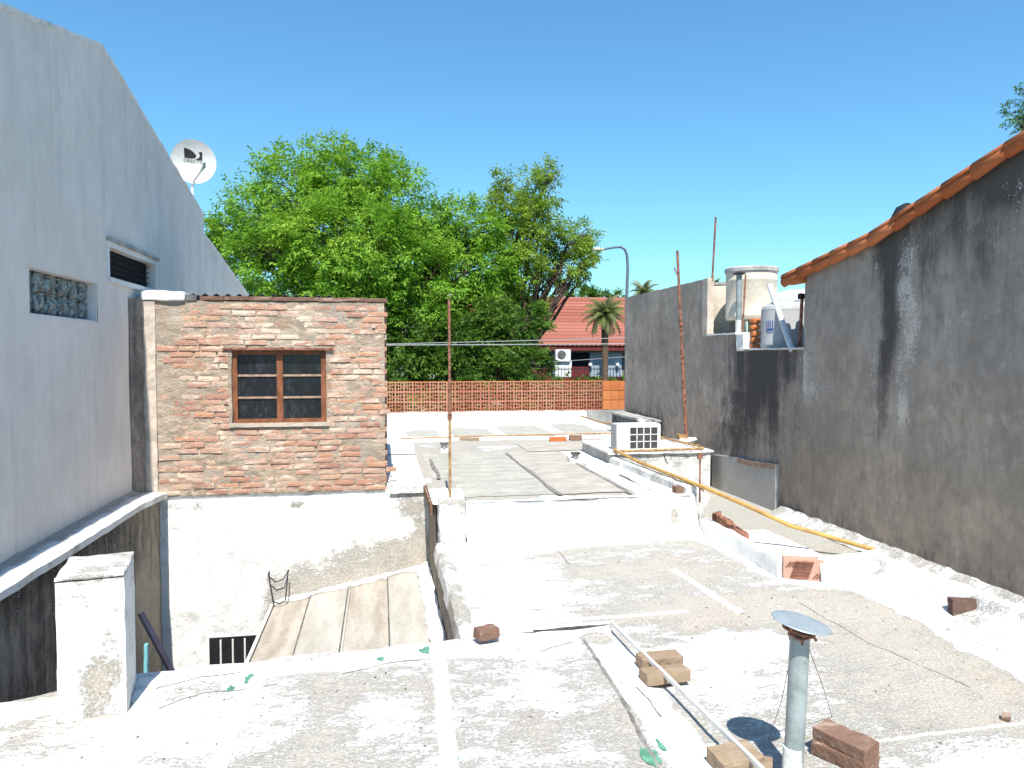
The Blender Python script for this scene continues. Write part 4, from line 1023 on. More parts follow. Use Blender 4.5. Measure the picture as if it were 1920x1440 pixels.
# low kerb of the near roof, hollow brick, cross parapet, near parapet
mb = MB().sweep([(3.50, 7.70, -.25), (3.50, 6.8, -.26), (3.46, 5.95, -.25)], [(-.30, -.16), (-.14, -.10), (-.05, .0), (.05, .01), (.07, -.03), (.07, -.22), (-.2, -.22)], .07, .014, 4, 6)
tag(mb.weather(0.82, .32, 3).build('roof_kerb', 'roof', smooth=True), 'low white kerb between the near roof and the passage', 'kerb')
q0 = az(1345, 962, -.25); q1 = az(1400, 1003, -.27)
mb = MB().sweep([(q0.x, q0.y, -.26), (q1.x, q1.y, -.29)], [(-.03, -.1), (-.02, .03), (.05, .02), (.06, -.1)], .03, .02, 12, 7)
tag(mb.build('broken_kerb_edge', 'rust'), 'dark broken brick edge of the near roof kerb', 'kerb')
hb_ = thing('hollow_brick', 'ribbed pink hollow clay brick set upright in the near roof kerb', 'brick', (3.6, 5.86, NZ_))
b0 = az(1468, 1086, NZ_); b1 = az(1545, 1091, NZ_); dirv = (b1-b0); dirv.z = 0; Lb = dirv.length; ang = math.atan2(dirv.y, dirv.x); mw = T(b0.x, b0.y, NZ_) @ RZ(ang)
M['clay_pink'] = brick_mat('pink_clay', [(0, (.52, .30, .22)), (1, (.56, .34, .26))], (.62, .50, .42), .6, .2)
MB().lump(0, Lb, 0, .12, 0, .185, .09, .003, 8, 1, .003, mw).build('brick_body', 'clay_pink', hb_)
M['groove'] = simple('clay_groove', (.24, .09, .055), .95, .3)
for k in range(6):
    zz = .022+k*.026; xx = .06+.008*k
    MB().box(xx, xx+.15, -.008, .004, zz, zz+.012, mw).build('groove', 'groove', hb_)
for k in range(4):
    for sx, base in ((1, .03), (1, Lb-.085)):
        x = base+k*.024; h0 = .11 if base < .1 else .02; m2 = mw @ T(x, 0, h0) @ RY(-.85); MB().box(0, .06, -.005, .004, 0, .008, m2).build('groove', 'groove', hb_)
mb = MB().sweep([(b1.x-.02, b1.y+.06, -.30), (4.0, 5.78, -.28), (4.24, 5.80, -.26)], [(.10, -.13), (.07, -.02), (.04, .08), (-.03, .10), (-.08, .07), (-.09, -.13)], .06, .014, 5, 8)
tag(mb.weather(0.9, .32, 3).build('cross_parapet', 'roof', smooth=True), 'short white cross parapet beside the ribbed hollow brick', 'kerb')
mb = MB().sweep([(4.20, 5.78, -.24), (4.26, 4.9, -.24), (4.30, 4.2, -.24), (4.36, -1, -.24)], [(.40, -.175), (.30, -.115), (.17, -.065), (.08, -.03), (.045, .035), (.02, .045), (-.10, .040), (-.12, -.2)], .06, .011, 6, 9)
mb.v = [(x, y, z) for x, y, z in mb.v]
tag(mb.weather(0.74, .32, 3).build('roof_parapet', 'roof', smooth=True), 'low white parapet along the right edge of the near roof', 'kerb')

def pts_z(l): return [az(px, py, z) for px, py, z in l]
tag(MB().tube([(3.26, 10.16, .20), (3.30, 9.3, .150), (3.36, 8.3, .135), (3.42, 7.6, .12), az(1400, 948, .02), az(1480, 985, -.16), az(1560, 1008, -.24), az(1640, 1031, -.33)], .021, 10).build('yellow_conduit', 'yellow', smooth=True), 'long yellow conduit sloping down along the terrace kerb and passage', 'pipe')
tag(MB().tube([(3.22, 10.12, .182), (3.9, 10.12, .188), (4.55, 10.12, .192), (4.62, 10.2, .195)], .017, 8).build('yellow_conduit', 'rust_yellow', smooth=True), 'short ochre conduit along the top edge of the masonry box', 'pipe')
tag(MB().tube([(4.70, 17.3, .08), (4.68, 15.5, .09), (4.55, 12.9, .22), (4.50, 11.6, .20), (4.62, 10.3, .20)], .018, 8).build('yellow_conduit', 'rust_yellow', smooth=True), 'ochre conduit running from the screen wall to the masonry box', 'pipe')
tag(MB().tube([az(752, 822, .03), az(860, 819, .05), az(1000, 815, .04), az(1155, 812, .04)], .014, 6).build('thin_conduit', 'rust_yellow'), 'thin ochre conduit lying across the middle terrace', 'pipe')
o = thing('conduit_stake', 'short rusty stake holding the yellow conduit at the terrace corner', 'stake', (3.4, 7.7, 0))
a = az(1312, 925, .03); b = Vector((a.x, a.y, a.z+.40)); MB().tube([a-Vector((0, 0, .1)), b], .010, 8).build('rod', 'rust', o); MB().lump(b.x-.025, b.x+.025, b.y-.02, b.y+.02, b.z-.02, b.z+.04, .02, .008, 20).build('knob', 'rust', o)
a = az(1290, 915, .05); tag(MB().lump(a.x-.16, a.x+.16, a.y-.06, a.y+.06, .0, .07, .05, .012, 8).build('kerb_brick', 'loose_brick'), 'dark brick lying at the corner below the short stake', 'brick', 'bricks lying on the middle terrace')

# ---- masts
m1 = az(844, 932, .06); tp_ = ay(842, 562, m1.y)
mast = thing('slim_mast', 'slim rusty pipe mast with an ochre lower half near the brick shack', 'mast', m1)
mid = Vector(m1).lerp(tp_, .42); MB().tube([m1, mid], .014, 10).build('pipe_section', 'rust_yellow', mast, True); MB().tube([mid-Vector((0, 0, .05)), tp_], .0145, 10).build('pipe_section', 'rust', mast, True)
MB().tube([mid-Vector((0, 0, .05)), mid+Vector((0, 0, .01))], .024, 10).build('coupling', 'rust', mast)
b2 = az(1287, 828, .17); t2 = ay(1270, 470, b2.y)
mast = thing('rusty_mast', 'leaning rusty pipe mast standing on the masonry box', 'mast', b2)
mm = b2.lerp(t2, .30); m2_ = b2.lerp(t2, .50); MB().tube([b2, mm, m2_], .030, 10).build('pipe_section', 'rust', mast, True); MB().tube([m2_, t2], .021, 10).build('pipe_section', 'rust', mast, True)
for f_ in (.45, .62): q = b2.lerp(t2, f_); MB().tube([q-Vector((0, 0, .03)), q+Vector((0, 0, .03))], .040, 10).build('coupling', 'rust', mast)
f3 = b2.lerp(t2, .86); MB().tube([f3, f3+Vector((-.06, 0, .12)), f3+Vector((-.07, 0, .16))], .011, 8).build('fork', 'rust', mast)
tag(MB().lump(b2.x-.16, b2.x+.22, b2.y-.10, b2.y+.12,   .15, .23, .05, .03, 6, 4, .03).build('mast_mortar', 'lime', smooth=True), 'white mortar heap at the foot of the leaning rusty mast', 'mortar')
tag(MB().lump(b2.x-.14, b2.x-.02, b2.y-.05, b2.y+.07, .22, .29, .04, .012, 8, 8).build('mast_brick', 'rust_yellow'), 'small ochre stained brick beside the leaning mast foot', 'brick')
b3 = ax(1330, 626, 4.98); t3 = ax(1342, 407, 4.98)
mast = thing('iron_mast', 'tallest dark iron mast rising from the wall notch', 'mast', b3)
MB().tube([(b3.x, b3.y, 1.8), b3.lerp(t3, .5)], .022, 10).build('pipe_section', 'rust', mast, True); MB().tube([b3.lerp(t3, .5), t3], .015, 10).build('pipe_section', 'rust', mast, True)

# ================================================================== VENT PIPE, LOOSE BRICKS, BAR
vb_ = az(1486, 1464, NZ_); vt = Vector((vb_.x, vb_.y, 0)); dirt = ray(1500, 1190); tt = vb_.y/dirt.y; vtop = CAM_Z+dirt.z*tt; vxt = dirt.x*tt
vent = thing('vent_pipe', 'grey metal vent pipe with a tilted round cap on the near roof', 'vent pipe', vb_)
MB().tube([(vb_.x, vb_.y, NZ_-.02), (vxt, vb_.y, vtop)], .0435, 24).build('pipe', 'galv', vent, True)
MB().tube([(vb_.x-.004, vb_.y-.0, NZ_-.02), (vb_.x+.001, vb_.y, NZ_+.16)], .0455, 24).build('white_paint_sleeve', 'lime_mid', vent, True)
cc = Vector((vxt+.005, vb_.y, vtop+.055)); cmw = RY(R(11)) @ RX(R(4))
MB().lathe([(.128, -.003), (.131, .0), (.128, .004), (.06, .010), (.004, .013)], cc, 40, cmw).build('cap', 'galv_pale', vent, True)
MB().lathe([(.060, -.020), (.072, -.024), (.074, -.034), (.058, -.040)], cc+Vector((-.004, 0, -.004)), 28, cmw).build('collar', 'rust', vent, True)
for a_ in (.4, 2.5, 4.4): MB().tube([Vector((vxt+.042*math.cos(a_), vb_.y+.042*math.sin(a_), vtop-.03)), cc+Vector((.055*math.cos(a_), .055*math.sin(a_), -.005))], .006, 6).build('cap_strut', 'rust', vent)
MB().tube([Vector((vxt-.06, vb_.y-.03, vtop+.045)), Vector((vxt-.075, vb_.y-.03, vtop+.02)), Vector((vxt-.03, vb_.y-.05, vtop-.004)), Vector((vxt+.05, vb_.y-.03, vtop-.002)), Vector((vxt+.062, vb_.y-.03, vtop-.02))], .007, 6).build('clamp_wire', 'rust', vent)
for (qx, qy) in ((1442, 1385), (1560, 1345)):
    e = az(qx, qy, NZ_); s_ = Vector((vxt+.03*(1 if qx > 1500 else -1), vb_.y, vtop-.03)); MB().tube([s_, s_.lerp(e, .55)+Vector((.012, 0, -.012)), e], .0018, 4).build('guy_wire', 'rust', vent)
def loose(px, py, z, yaw, mat, label, L=.25, W=.12, H=.06, tilt=0, group=None, seed=0, roll=0, cat='brick', zb=None):
    p = az(px, py, zb if zb is not None else z); mw = T(p.x, p.y, z+H/2+.002) @ RZ(yaw) @ RX(tilt) @ RY(roll)
    mb = MB().lump(-L/2, L/2, -W/2, W/2, -H/2, H/2, .017, .0042, 20, seed, .0015, mw)
    o = mb.build('loose_brick', mat); return tag(o, label, cat, group)
g_ = 'loose bricks on the near roof'
loose(1246, 1276, SZ-.01, R(4), 'pale_brick', 'nearer brown brick of the pair under the thin white bar', .28, .125, .068, R(-3), g_, 3)
loose(1236, 1247, SZ-.01, R(2), 'pale_brick', 'farther brown brick of the pair under the thin white bar', .27, .12, .066, R(2), g_, 5)
loose(1378, 1437, NZ_+.02, R(8), 'pale_brick', 'broken brown brick under the near end of the thin white bar', .22, .15, .07, R(4), g_, 7)
loose(1425, 1448, NZ_, R(-30), 'pale_brick', 'small brick piece between the broken brick and the vent pipe', .11, .10, .055, 0, g_, 9)
loose(1584, 1428, NZ_, R(118), 'loose_brick', 'lower dark brick of the stack beside the vent pipe', .27, .135, .065, 0, g_, 11)
loose(1584, 1426, NZ_+.064, R(114), 'loose_brick', 'upper chipped brick of the stack beside the vent pipe', .27, .13, .066, R(-4), g_, 13, zb=NZ_)
loose(912, 1196, NZ_+.05, R(20), 'loose_brick', 'broken brick at the corner of the near slab and courtyard', .15, .10, .07, 0, None, 15)
loose(1804, 1134, -.345, R(-14), 'pitted', 'dark pitted brick fragment standing on the near parapet', .17, .08, .13, R(-6), None, 17, zb=-.26)
loose(1886, 1350, NZ_, R(40), 'loose_brick', 'tiny brick chip lying alone near the picture edge', .05, .04, .03, 0, None, 19)
loose(880, 826, .0, R(-4), 'pale_brick', 'flat brown brick weighing down the thin conduit', .36, .12, .05, 0, 'bricks lying on the middle terrace', 21)
loose(1046, 828, .0, R(-6), 'clay_orange', 'pinkish hollow brick beside the thin conduit', .30, .12, .08, 0, 'bricks lying on the middle terrace', 23)
loose(1079, 826, .0, R(-3), 'loose_brick', 'dark brown brick next to the pinkish hollow brick', .22, .12, .09, R(6), 'bricks lying on the middle terrace', 25)
def pipe_stub(px, py, label, s=.09):
    p = az(px, py, 0); t = thing('drain_stub', label, 'pipe stub', p, 'drain stubs on the middle terrace')
    MB().lump(p.x-s, p.x+s, p.y-.02, p.y+.16, -.01, .07, .04, .012, 8, px).build('mortar', 'lime', t, True)
    MB().tube([(p.x, p.y+.02, .07), (p.x, p.y+.0, .15)], .05, 12).build('collar', 'cement', t); MB().box(p.x-.06, p.x+.06, p.y-.05, p.y+.05, .125, .155).build('cover', 'cement_dark', t)
pipe_stub(1079, 868, 'low capped drain stub in the middle of the terrace'); pipe_stub(833, 848, 'small capped drain stub near the brick shack', .06)
# thin white bar lying on the bricks
a = az(1146, 1166, SZ+.045); b = az(1440, 1452, SZ+.075); d = (b-a); mw = T(*a) @ d.to_track_quat('X', 'Z').to_matrix().to_4x4()
tag(MB().lump(0, d.length, -.009, .009, -.014, .009, .04, .002, 6, 1, .0, mw).build('white_bar', 'white_metal'), 'thin white metal bar resting on brown bricks', 'bar')
a = az(905, 1186, SZ+.01); b = az(1146, 1166, SZ+.025); d = (b-a); mw = T(*a) @ d.to_track_quat('X', 'Z').to_matrix().to_4x4()
tag(MB().lump(0, d.length, -.008, .008, -.007, .007, .04, .002, 6, 2, .0, mw).build('white_bar', 'white_metal'), 'thin white metal bar lying across the slab end', 'bar')

def debris(n, x0, x1, y0, y1, zf, label):
    mb = MB(); rr = random.Random(n)
    for i in range(n):
        x, y = rr.uniform(x0, x1), rr.uniform(y0, y1); r = .002+.008*rr.random()**5
        if y > edge_y(x)-.05 and zf is slab_z: continue
        z = zf(x, y)+.001; b = len(mb.v); a0 = rr.random()*6.3
        for k in range(4): mb.v.append((x+r*rr.uniform(.6, 1.4)*math.cos(a0+k*1.57), y+r*rr.uniform(.6, 1.4)*math.sin(a0+k*1.57), z))
        mb.v.append((x+r*.2, y, z+r*rr.uniform(.5, 1.2))); mb.f += [(b+k, b+(k+1) % 4, b+4) for k in range(4)]
    return tag(mb.build('debris', 'grit'), label, 'debris', kind='stuff')
M['grit'] = simple('grit', (.20, .16, .12), .95, .5, 30, c2=(.07, .06, .05))
debris(1100, .7, 4.0, 2.6, 7.3, near_z, 'scattered grit and brick crumbs on the near roof')
debris(600, -2.3, 1.5, 3.0, 4.9, slab_z, 'scattered grit on the nearest slab')

# ================================================================== STREET, HOUSES BEHIND
YH = 37.0
fh = thing('tiled_house', 'house across the street with a red tiled roof', 'house', (6.5, YH+3, GZ))
def H(px, py, y=YH): return ay(px, py, y)
xl, xr_ = H(840, 650).x, H(1330, 650).x; ze = H(1100, 650).z; zr = ze+2.75; wl_ = H(1000, 720).z
MB().box(xl+.4, xr_-.4, YH+.6, YH+8, GZ, ze-.12).build('wall', 'grey_house', fh)
rf = MB().quad((xl, YH, ze-.06), (xr_, YH, ze-.06), (xr_, YH+4.6, zr-.06), (xl, YH+4.6, zr-.06)).quad((xl, YH+4.6, zr-.06), (xr_, YH+4.6, zr-.06), (xr_, YH+9.2, ze), (xl, YH+9.2, ze)).build('roof', 'roof_tile_red', fh)
nrow = 15; rise = (zr-ze)/nrow; run = 4.6/nrow; an = math.atan2(rise, run)
for k in range(nrow):
    mb = MB(); m2 = T(0, YH+k*run-.05, ze+k*rise+.01) @ RX(an-.06); segs = 110
    def fr_(u, v):
        x = xl+u*(xr_-xl); ph = math.sin(u*segs*2*math.pi/1.0*.5)
        return m2 @ Vector((x, v*(run/math.cos(an)+.05), .03+.022*ph)), {}
    mb.grid(segs*2, 1, fr_); o = mb.build('tile_course', 'roof_tile_red', rf, False); md = o.modifiers.new('t', 'SOLIDIFY'); md.thickness = .045
MB().tube([(xl, YH+4.6, zr+.03), (xr_, YH+4.6, zr+.03)], .10, 8).build('ridge', 'roof_tile_red', rf)
MB().box(xl, xr_, YH-.06, YH+.02, ze-.20, ze-.05).build('gutter', 'maroon', fh)
def panel(px0, px1, py0, py1, mat, name, parent, y=YH+.55, th=.08):
    a = ay(px0, py0, y); b = ay(px1, py1, y); return MB().box(a.x, b.x, y-th, y, b.z, a.z).build(name, mat, parent)
panel(845, 985, 664, 716, 'dark', 'dark_window', fh); panel(986, 1034, 664, 700, 'dark', 'dark_window', fh); panel(1071, 1103, 661, 700, 'dark', 'dark_window', fh)
panel(1105, 1128, 661, 720, 'shutter', 'shutter', fh, th=.11); panel(1135, 1164, 661, 720, 'shutter', 'shutter', fh, th=.11); panel(1170, 1240, 661, 720, 'shutter', 'shutter', fh, th=.11)
panel(985, 1036, 690, 720, 'maroon', 'railing_panel', fh, YH+.42); panel(1068, 1104, 688, 720, 'maroon', 'railing_panel', fh, YH+.42)
panel(1038, 1068, 676, 760, 'white_house', 'white_pier', fh, YH-.1, .4)
a = ay(1132, 650, YH-.15); MB().tube([(a.x, YH-.15, GZ), (a.x, YH-.15, ze-.1)], .09, 8).build('downpipe', 'lamp', fh)
for px in (1107, 1158):
    a = ay(px, 684, YH+.3); MB().lathe([(.01, -.1), (.10, -.05), (.10, .05), (.01, .1)], a, 12).build('wall_lantern', 'white_metal', fh)
hac = thing('outdoor_unit', 'white outdoor air conditioning unit on the house across the street', 'air conditioner', ay(1056, 665, YH-.3))
a = ay(1042, 655, YH-.6); b = ay(1070, 676, YH-.6); MB().box(a.x, b.x, YH-.6, YH-.35, b.z, a.z).build('casing', 'white_metal', hac)
fc = ay(1053, 665, YH-.61); MB().lathe([(.22, 0), (.22, .01), (.01, .012)], fc, 24, RX(R(90))).build('fan_grille', 'cement_dark', hac, True)
MB().box(a.x+.05, b.x-.05, YH-.62, YH-.30, b.z-.05, b.z).build('bracket', 'white_metal', hac)
fe = thing('iron_fence', 'black iron railing on a low wall across the street', 'fence', (5.5, 34.6, GZ))
f0, f1 = ay(960, 715, 34.6), ay(1240, 715, 34.6); zt1 = ay(1000, 690, 34.6).z
MB().box(f0.x, f1.x, 34.5, 34.7, GZ, ay(1000, 708, 34.6).z).build('low_wall', 'maroon', fe)
for zz in (zt1-.06, zt1-.45): MB().box(f0.x, f1.x, 34.58, 34.62, zz-.02, zz+.02).build('rail', 'black', fe)
x = f0.x
while x < f1.x: MB().box(x-.012, x+.012, 34.588, 34.612, GZ+2, zt1+.03).build('bar', 'black', fe); x += .16
# white house and grey balcony block behind the trees
w2 = thing('white_neighbour_house', 'white gabled house glimpsed through the trees', 'house', (-2, 46, GZ))
a = ay(590, 540, 44); b = ay(955, 600, 44)
zg = ay(800, 500, 44).z; ze2 = ay(800, 560, 44).z
m_ = (a.x+b.x)/2
mb = MB(); poly = [(a.x, GZ), (b.x, GZ), (b.x, ze2), (m_, zg), (a.x, ze2)]
n_ = len(poly); mb.v = [(x, 44, z) for x, z in poly]+[(x, 52, z) for x, z in poly]; mb.f = [tuple(range(n_)), tuple(range(2*n_-1, n_-1, -1))]+[(i, (i+1) % n_, n_+(i+1) % n_, n_+i) for i in range(n_)]
mb.build('wall', 'white_house', w2); MB().box(m_-.7, m_+.7, 43.95, 44.05, ze2-1.2, ze2).build('window', 'dark', w2)
for s_, xe in ((1, a.x-.4), (-1, b.x+.4)): mb = MB().quad((xe, 43.6, ze2-.25), (m_, 43.6, zg+.08), (m_, 52.4, zg+.08), (xe, 52.4, ze2-.25)); o = mb.build('roof_slope', 'roof_tile_red', w2); md = o.modifiers.new('t', 'SOLIDIFY'); md.thickness = .12
g2 = thing('grey_balcony_building', 'grey building with balcony slabs just past the brick shack', 'building', (-1, 34, GZ))
YB = 33.6
for (py0, py1, mat_, dx, nm) in ((573, 582, 'cement_dark', 0, 'roof_slab'), (584, 605, 'grey_house', -.2, 'balcony_front'), (606, 615, 'dark', -.25, 'balcony_gap'), (616, 628, 'grey_house', 0, 'balcony_slab'), (628, 760, 'grey_house', -.5, 'base_wall')):
    p0 = ay(560, py0, YB); p1 = ay(752, py1, YB); MB().box(p0.x, p1.x+dx, YB, YB+6, p1.z, p0.z).build(nm, mat_, g2)
# ---- street lamp
lp = thing('street_lamp', 'curved blue grey street lamp rising behind the grey wall', 'street lamp', (ay(1176, 600, 32).x, 32, GZ))
P = [ay(1174, 720, 32)]; P[0].z = GZ+.1
for q in ((1175, 560), (1177, 505), (1176, 480), (1172, 468), (1164, 463), (1150, 464), (1128, 468)): P.append(ay(*q, 32))
MB().tube(P, [.10, .075, .065, .06, .058, .055, .05, .05], 12).build('pole', 'lamp', lp, True)
e = P[-1]; MB().lathe([(.01, -.28), (.07, -.2), (.10, .1), (.06, .28), (.01, .3)], e+Vector((-.2, 0, 0)), 14, RY(R(90))).build('lamp_head', 'dish', lp, True)
# ---- street cables
def cable(p, q, y, sag, label, r=.016):
    a = ay(*p, y); b = ay(*q, y); n = 16
    tag(MB().tube([a.lerp(b, i/n)-Vector((0, 0, sag*4*(i/n)*(1-i/n))) for i in range(n+1)], r, 5, False).build('street_cable', 'cable'), label, 'cable', 'street cables')
cable((300, 648), (1500, 642), 20.5, .02, 'lower pale cable strung across behind the screen wall')
cable((300, 655), (1500, 624), 20.9, .02, 'upper pale cable strung across behind the screen wall', .012)
cable((840, 690), (1500, 640), 31.8, .1, 'thin cable crossing in front of the tiled house', .012)

# ================================================================== TREES
def sprays(C_, D_, tint, leaf_l=.13, leaf_w=.042, n_leaf=7, length=.30, droop=.5):
    """compound leaves: a spray of leaflets per point (numpy)"""
    n = len(C_)
    D_ = D_/np.linalg.norm(D_, axis=1, keepdims=True)
    D_[:, 2] -= droop*rng.random(n); D_ /= np.linalg.norm(D_, axis=1, keepdims=True)
    up = np.tile(np.array([0, 0, 1.]), (n, 1))+rng.normal(0, .45, (n, 3))
    S = np.cross(D_, up); S /= np.linalg.norm(S, axis=1, keepdims=True)+1e-9
    N = np.cross(S, D_)
    V = []; 
    for k in range(n_leaf):
        if k == n_leaf-1: t = 1.; side = 0.
        else: t = .25+.75*(k//2)/(n_leaf//2); side = 1. if k % 2 else -1.
        base = C_+D_*(length*t*rng.uniform(.85, 1.15, (n, 1)))
        ld = D_*(.55 if side else 1.)+S*side*.85+np.array([0, 0, -.35])+rng.normal(0, .22, (n, 3)); ld /= np.linalg.norm(ld, axis=1, keepdims=True)
        lw = np.cross(ld, N+rng.normal(0, .35, (n, 3))); lw /= np.linalg.norm(lw, axis=1, keepdims=True)+1e-9
        sc = rng.uniform(.75, 1.25, (n, 1))
        p0 = base; p1 = base+ld*leaf_l*.45*sc+lw*leaf_w*.5*sc; p2 = base+ld*leaf_l*sc; p3 = base+ld*leaf_l*.45*sc-lw*leaf_w*.5*sc
        V.append(np.stack([p0, p1, p2, p3], 1))
    V = np.concatenate(V, 0); tn = np.repeat(np.tile(tint, n_leaf), 4)+rng.normal(0, .06, len(V)*4)
    return V.reshape(-1, 3), tn
def leaf_mesh(name, V, tn, mat, parent):
    me = bpy.data.meshes.new(name); nf = len(V)//4
    me.vertices.add(len(V)); me.vertices.foreach_set('co', V.astype(np.float32).ravel())
    me.loops.add(len(V)); me.loops.foreach_set('vertex_index', np.arange(len(V), dtype=np.int32))
    me.polygons.add(nf); me.polygons.foreach_set('loop_start', np.arange(0, len(V), 4, dtype=np.int32))
    me.update(); me.attributes.new('tint', 'FLOAT', 'POINT').data.foreach_set('value', tn.astype(np.float32))
    return link(name, me, M[mat], parent)
def lobe_points(lobes, n_tot, shell=.55):
    w = np.array([l[3]**2 for l in lobes]); w /= w.sum(); Cs, Ds, tn = [], [], []
    for l, k in zip(lobes, (w*n_tot).astype(int)):
        d = rng.normal(0, 1, (k, 3)); d /= np.linalg.norm(d, axis=1, keepdims=True); d[:, 2] = np.where(d[:, 2] < -.5, d[:, 2]*.5, d[:, 2])
        # clump directions so that the outline breaks into tufts
        tuft = rng.normal(0, 1, (max(6, k//24), 3)); tuft /= np.linalg.norm(tuft, axis=1, keepdims=True)
        ti = rng.integers(0, len(tuft), k); mixw = (rng.random((k, 1)) < .84)
        d = np.where(mixw, tuft[ti]+d*.24, d); d /= np.linalg.norm(d, axis=1, keepdims=True)
        rr = l[3]*(1-shell*rng.random(k)**1.6)*np.where(mixw[:, 0], 1.05+.18*np.sin(ti*7.3), .88)
        c = np.array(l[:3])+d*rr[:, None]*np.array([1, 1, .92])
        Cs.append(c); Ds.append(d+np.array([0, 0, .15])+rng.normal(0, .5, (k, 3))); tn.append(np.full(k, .5+.25*rng.normal())*0+.5+.2*np.sin(ti*3.1)*.8+.1*rng.normal())
    return np.concatenate(Cs), np.concatenate(Ds), np.concatenate(tn)
def branch(mb, a, b, r0, r1, seed, bend=.25):
    a, b = Vector(a), Vector(b); L = (b-a).length; n = 6; pts = []
    for i in range(n+1):
        t = i/n; pts.append(a.lerp(b, t)+Vector((n1(t*2, seed, f=1), n1(t*2, seed+5, f=1), 0))*bend*L*math.sin(math.pi*t)*.5+Vector((0, 0, .12*L*math.sin(math.pi*t))))
    mb.tube(pts, [r0+(r1-r0)*i/n for i in range(n+1)], 7); return pts
def tree(name, label, lob_px, yc, base, n_spray, mat, shell=.55, trunk_r=.22, fork=.45, spread=1.6, drop=0, **kw):
    t = thing(name, label, 'tree', base, 'trees along the street')
    lobes = []
    for k, (px, py, r, dy) in enumerate(lob_px):
        c = ay(px, py+drop, yc+dy); dist = (c-Vector((0, 0, CAM_Z))).length; lobes.append((c.x, c.y, c.z, r*dist/F_PX))
    mb = MB(); base = Vector(base); cen = sum((Vector(l[:3]) for l in lobes), Vector())/len(lobes)
    fk = base.lerp(Vector((cen.x, cen.y, cen.z)), fork); mb.tube([base-Vector((0, 0, .1)), base.lerp(fk, .5)+Vector((.08, 0, 0)), fk], [trunk_r*1.25, trunk_r, trunk_r*.85], 10)
    o = mb.build('trunk', 'bark', t, True)
    mb = MB()
    for k, l in enumerate(lobes):
        p = branch(mb, fk, l[:3], trunk_r*.45, .035, k*3.3)
        for j in range(7):
            d = Vector(rng.normal(0, 1, 3)).normalized(); d.z = abs(d.z)*.6; s_ = p[random.randint(2, 6)]
            branch(mb, s_, Vector(l[:3])+d*l[3]*.9, .028, .008, k+j*1.9)
    mb.build('branches', 'bark', t, True)
    c, d, tn = lobe_points(lobes, n_spray, shell); V, tv = sprays(c, d, tn, **kw)
    leaf_mesh('crown', V, tv, mat, t)
    return t
main = [(470, 400, 62, 0), (545, 345, 68, .3), (640, 335, 70, 0), (725, 365, 72, -.3), (800, 415, 68, .2), (862, 415, 58, .6), (425, 425, 34, .2), (500, 475, 70, -.8), (600, 440, 88, -1.3), (700, 460, 92, -1.5), (800, 510, 82, -1.2), (885, 490, 60, 0), (560, 545, 72, -.8), (660, 545, 80, -1.3), (765, 580, 70, -1.2), (850, 560, 58, -.6), (700, 320, 45, 1.2), (590, 310, 42, 1.0), (455, 470, 48, 1), (520, 420, 60, 2.2), (660, 420, 90, 2.4), (780, 480, 80, 2), (905, 430, 40, .4), (925, 480, 44, .3), (930, 540, 46, .2), (890, 560, 46, -.3)]
tree('leafy_tree', 'large bright green broad crowned tree behind the brick shack', main, 24.5, (ay(700, 600, 23.5).x, 23.5, GZ+.1), 17500, 'leaf', .55, .26, drop=11, leaf_l=.155, leaf_w=.052, length=.32)
second = [(985, 400, 46, 0), (1005, 355, 36, .4), (1032, 330, 22, .2), (940, 345, 22, .3), (960, 450, 45, -.5), (1020, 440, 40, .3), (1065, 455, 36, 0), (1100, 440, 20, .2), (1088, 500, 30, -.3), (1035, 510, 36, .4), (975, 520, 44, -.5), (1112, 475, 17, .3), (1095, 525, 15, 0), (935, 400, 34, .3), (930, 540, 36, -.4), (1010, 560, 26, .2)]
tree('sparse_tree', 'sparse tree with seed clusters and visible limbs right of the broad tree', second, 25.5, (ay(905, 690, 25).x, 25, GZ+.1), 3700, 'leaf2', .7, .17, .42, leaf_l=.14, leaf_w=.046, length=.30)
low = [(770, 640, 58, 0), (840, 660, 62, .5), (905, 650, 60, .3), (965, 625, 42, .2), (985, 680, 34, -.4), (940, 700, 42, -.6), (760, 705, 55, -.4), (850, 715, 50, -.5), (690, 640, 50, .4), (1000, 600, 24, .4), (915, 605, 40, .6)]
tree('dark_shrub_tree', 'dense dark green low tree just beyond the screen wall', low, 22.6, (ay(850, 720, 22.4).x, 22.4, GZ+.1), 5600, 'leaf_dark', .6, .12, .5, leaf_l=.17, leaf_w=.055)
edge_t = [(1935, 225, 26, 0), (1960, 190, 40, .4), (1950, 250, 30, .2)]
tree('verge_tree', 'small bit of dark tree above the tiled verge at the picture edge', edge_t, 14, (ay(1990, 250, 14).x+.5, 14.4, GZ), 420, 'leaf_dark', .7, .1, .5, leaf_l=.07, leaf_w=.03, length=.14)

hd = thing('low_hedge', 'low dark hedge across the street seen through the screen blocks', 'hedge', (4, 33.6, GZ))
hx0, hx1 = ay(700, 720, 33.6).x, ay(1300, 720, 33.6).x; n_h = 3600
hc = np.stack([rng.uniform(hx0, hx1, n_h), rng.normal(33.6, .35, n_h), rng.uniform(GZ+.2, .45, n_h)+.2*np.sin(np.linspace(0, 60, n_h))], 1)
V_, t_ = sprays(hc, rng.normal(0, 1, (n_h, 3))+np.array([0, -.6, .3]), .4+.2*rng.random(n_h), leaf_l=.24, leaf_w=.10, length=.34)
leaf_mesh('foliage', V_, t_, 'leaf_dark', hd)
MB().box(hx0, hx1, 33.5, 33.7, GZ, GZ+.5).build('stems', 'bark', hd)
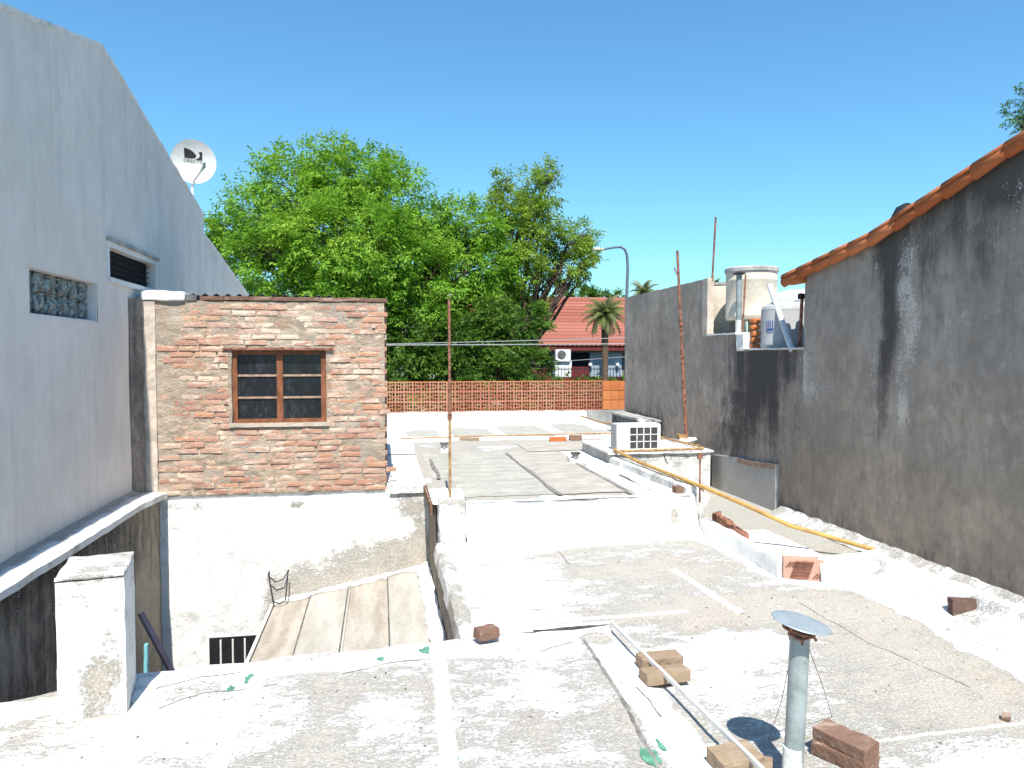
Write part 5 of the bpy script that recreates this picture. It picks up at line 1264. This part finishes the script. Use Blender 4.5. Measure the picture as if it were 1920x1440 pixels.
# ---- palms
def palm(px, py, y, r_px, label, n=34, trunk=True, seed=0):
    c = ay(px, py, y); Rm = r_px*y/F_PX
    t = thing('palm_tree', label, 'palm', (c.x, c.y, GZ), 'palms behind the grey wall')
    MB().tube([(c.x+.05, y, GZ), (c.x+.03, y, (GZ+c.z)/2), (c.x, y, c.z)], [.16, .12, .15], 12).build('trunk', 'palm_bark', t, True)
    rr = random.Random(seed)
    for i in range(n):
        a = i*2.399; el = R(80-125*(i/n)); L = Rm*rr.uniform(.85, 1.1); mb = MB(); pts = []
        for k in range(9):
            s_ = k/8; dr = el-s_*s_*R(75); pts.append((pts[-1] if pts else Vector(c))+Vector((math.cos(a)*math.cos(dr), math.sin(a)*math.cos(dr), math.sin(dr)))*(L/8 if k else .02))
        mb.tube(pts, [.014-.001*k for k in range(9)], 4)
        for k in range(1, 9):
            dv = (pts[k]-pts[k-1]).normalized(); sd_ = dv.cross(Vector((0, 0, 1))).normalized() if abs(dv.z) < .98 else Vector((1, 0, 0))
            for s2 in (-1, 1):
                for h in (0, .5):
                    b = pts[k-1].lerp(pts[k], h); tip = b+(sd_*s2*.8+dv*.65+Vector((0, 0, -.55))).normalized()*L*.34*math.sin(math.pi*min(.95, .25+.75*k/9))
                    w = dv*.034; mb.quad(b-w, b+w, tip)
        mb.a['tint'] = [.25+.5*rr.random()+(.3 if i > n*.75 else 0)]*len(mb.v)
        mb.build('frond', 'palm', t)
    return t
palm(1134, 590, 29, 50, 'palm with drooping fronds in front of the red tiled roof', 40, True, 2)
palm(1207, 548, 34, 34, 'small palm top peeking over the grey wall beside the lamp', 22, True, 5)
palm(1338, 540, 30, 30, 'palm tip showing behind the tallest mast', 20, True, 8)
far_b = [(1100, 560, 14, 0), (1130, 555, 12, .4), (1160, 556, 10, .2), (1060, 556, 12, 0)]
tree('small_tree', 'low distant tree top above the ridge of the tiled house', far_b, 52, (ay(1110, 600, 52).x, 52, GZ), 500, 'leaf_dark', .7, .2, .8, leaf_l=.22, leaf_w=.09, length=.4)
print('bricks', nb, 'tris', sum(len(o.data.polygons) for o in bpy.data.objects if o.type == 'MESH'))
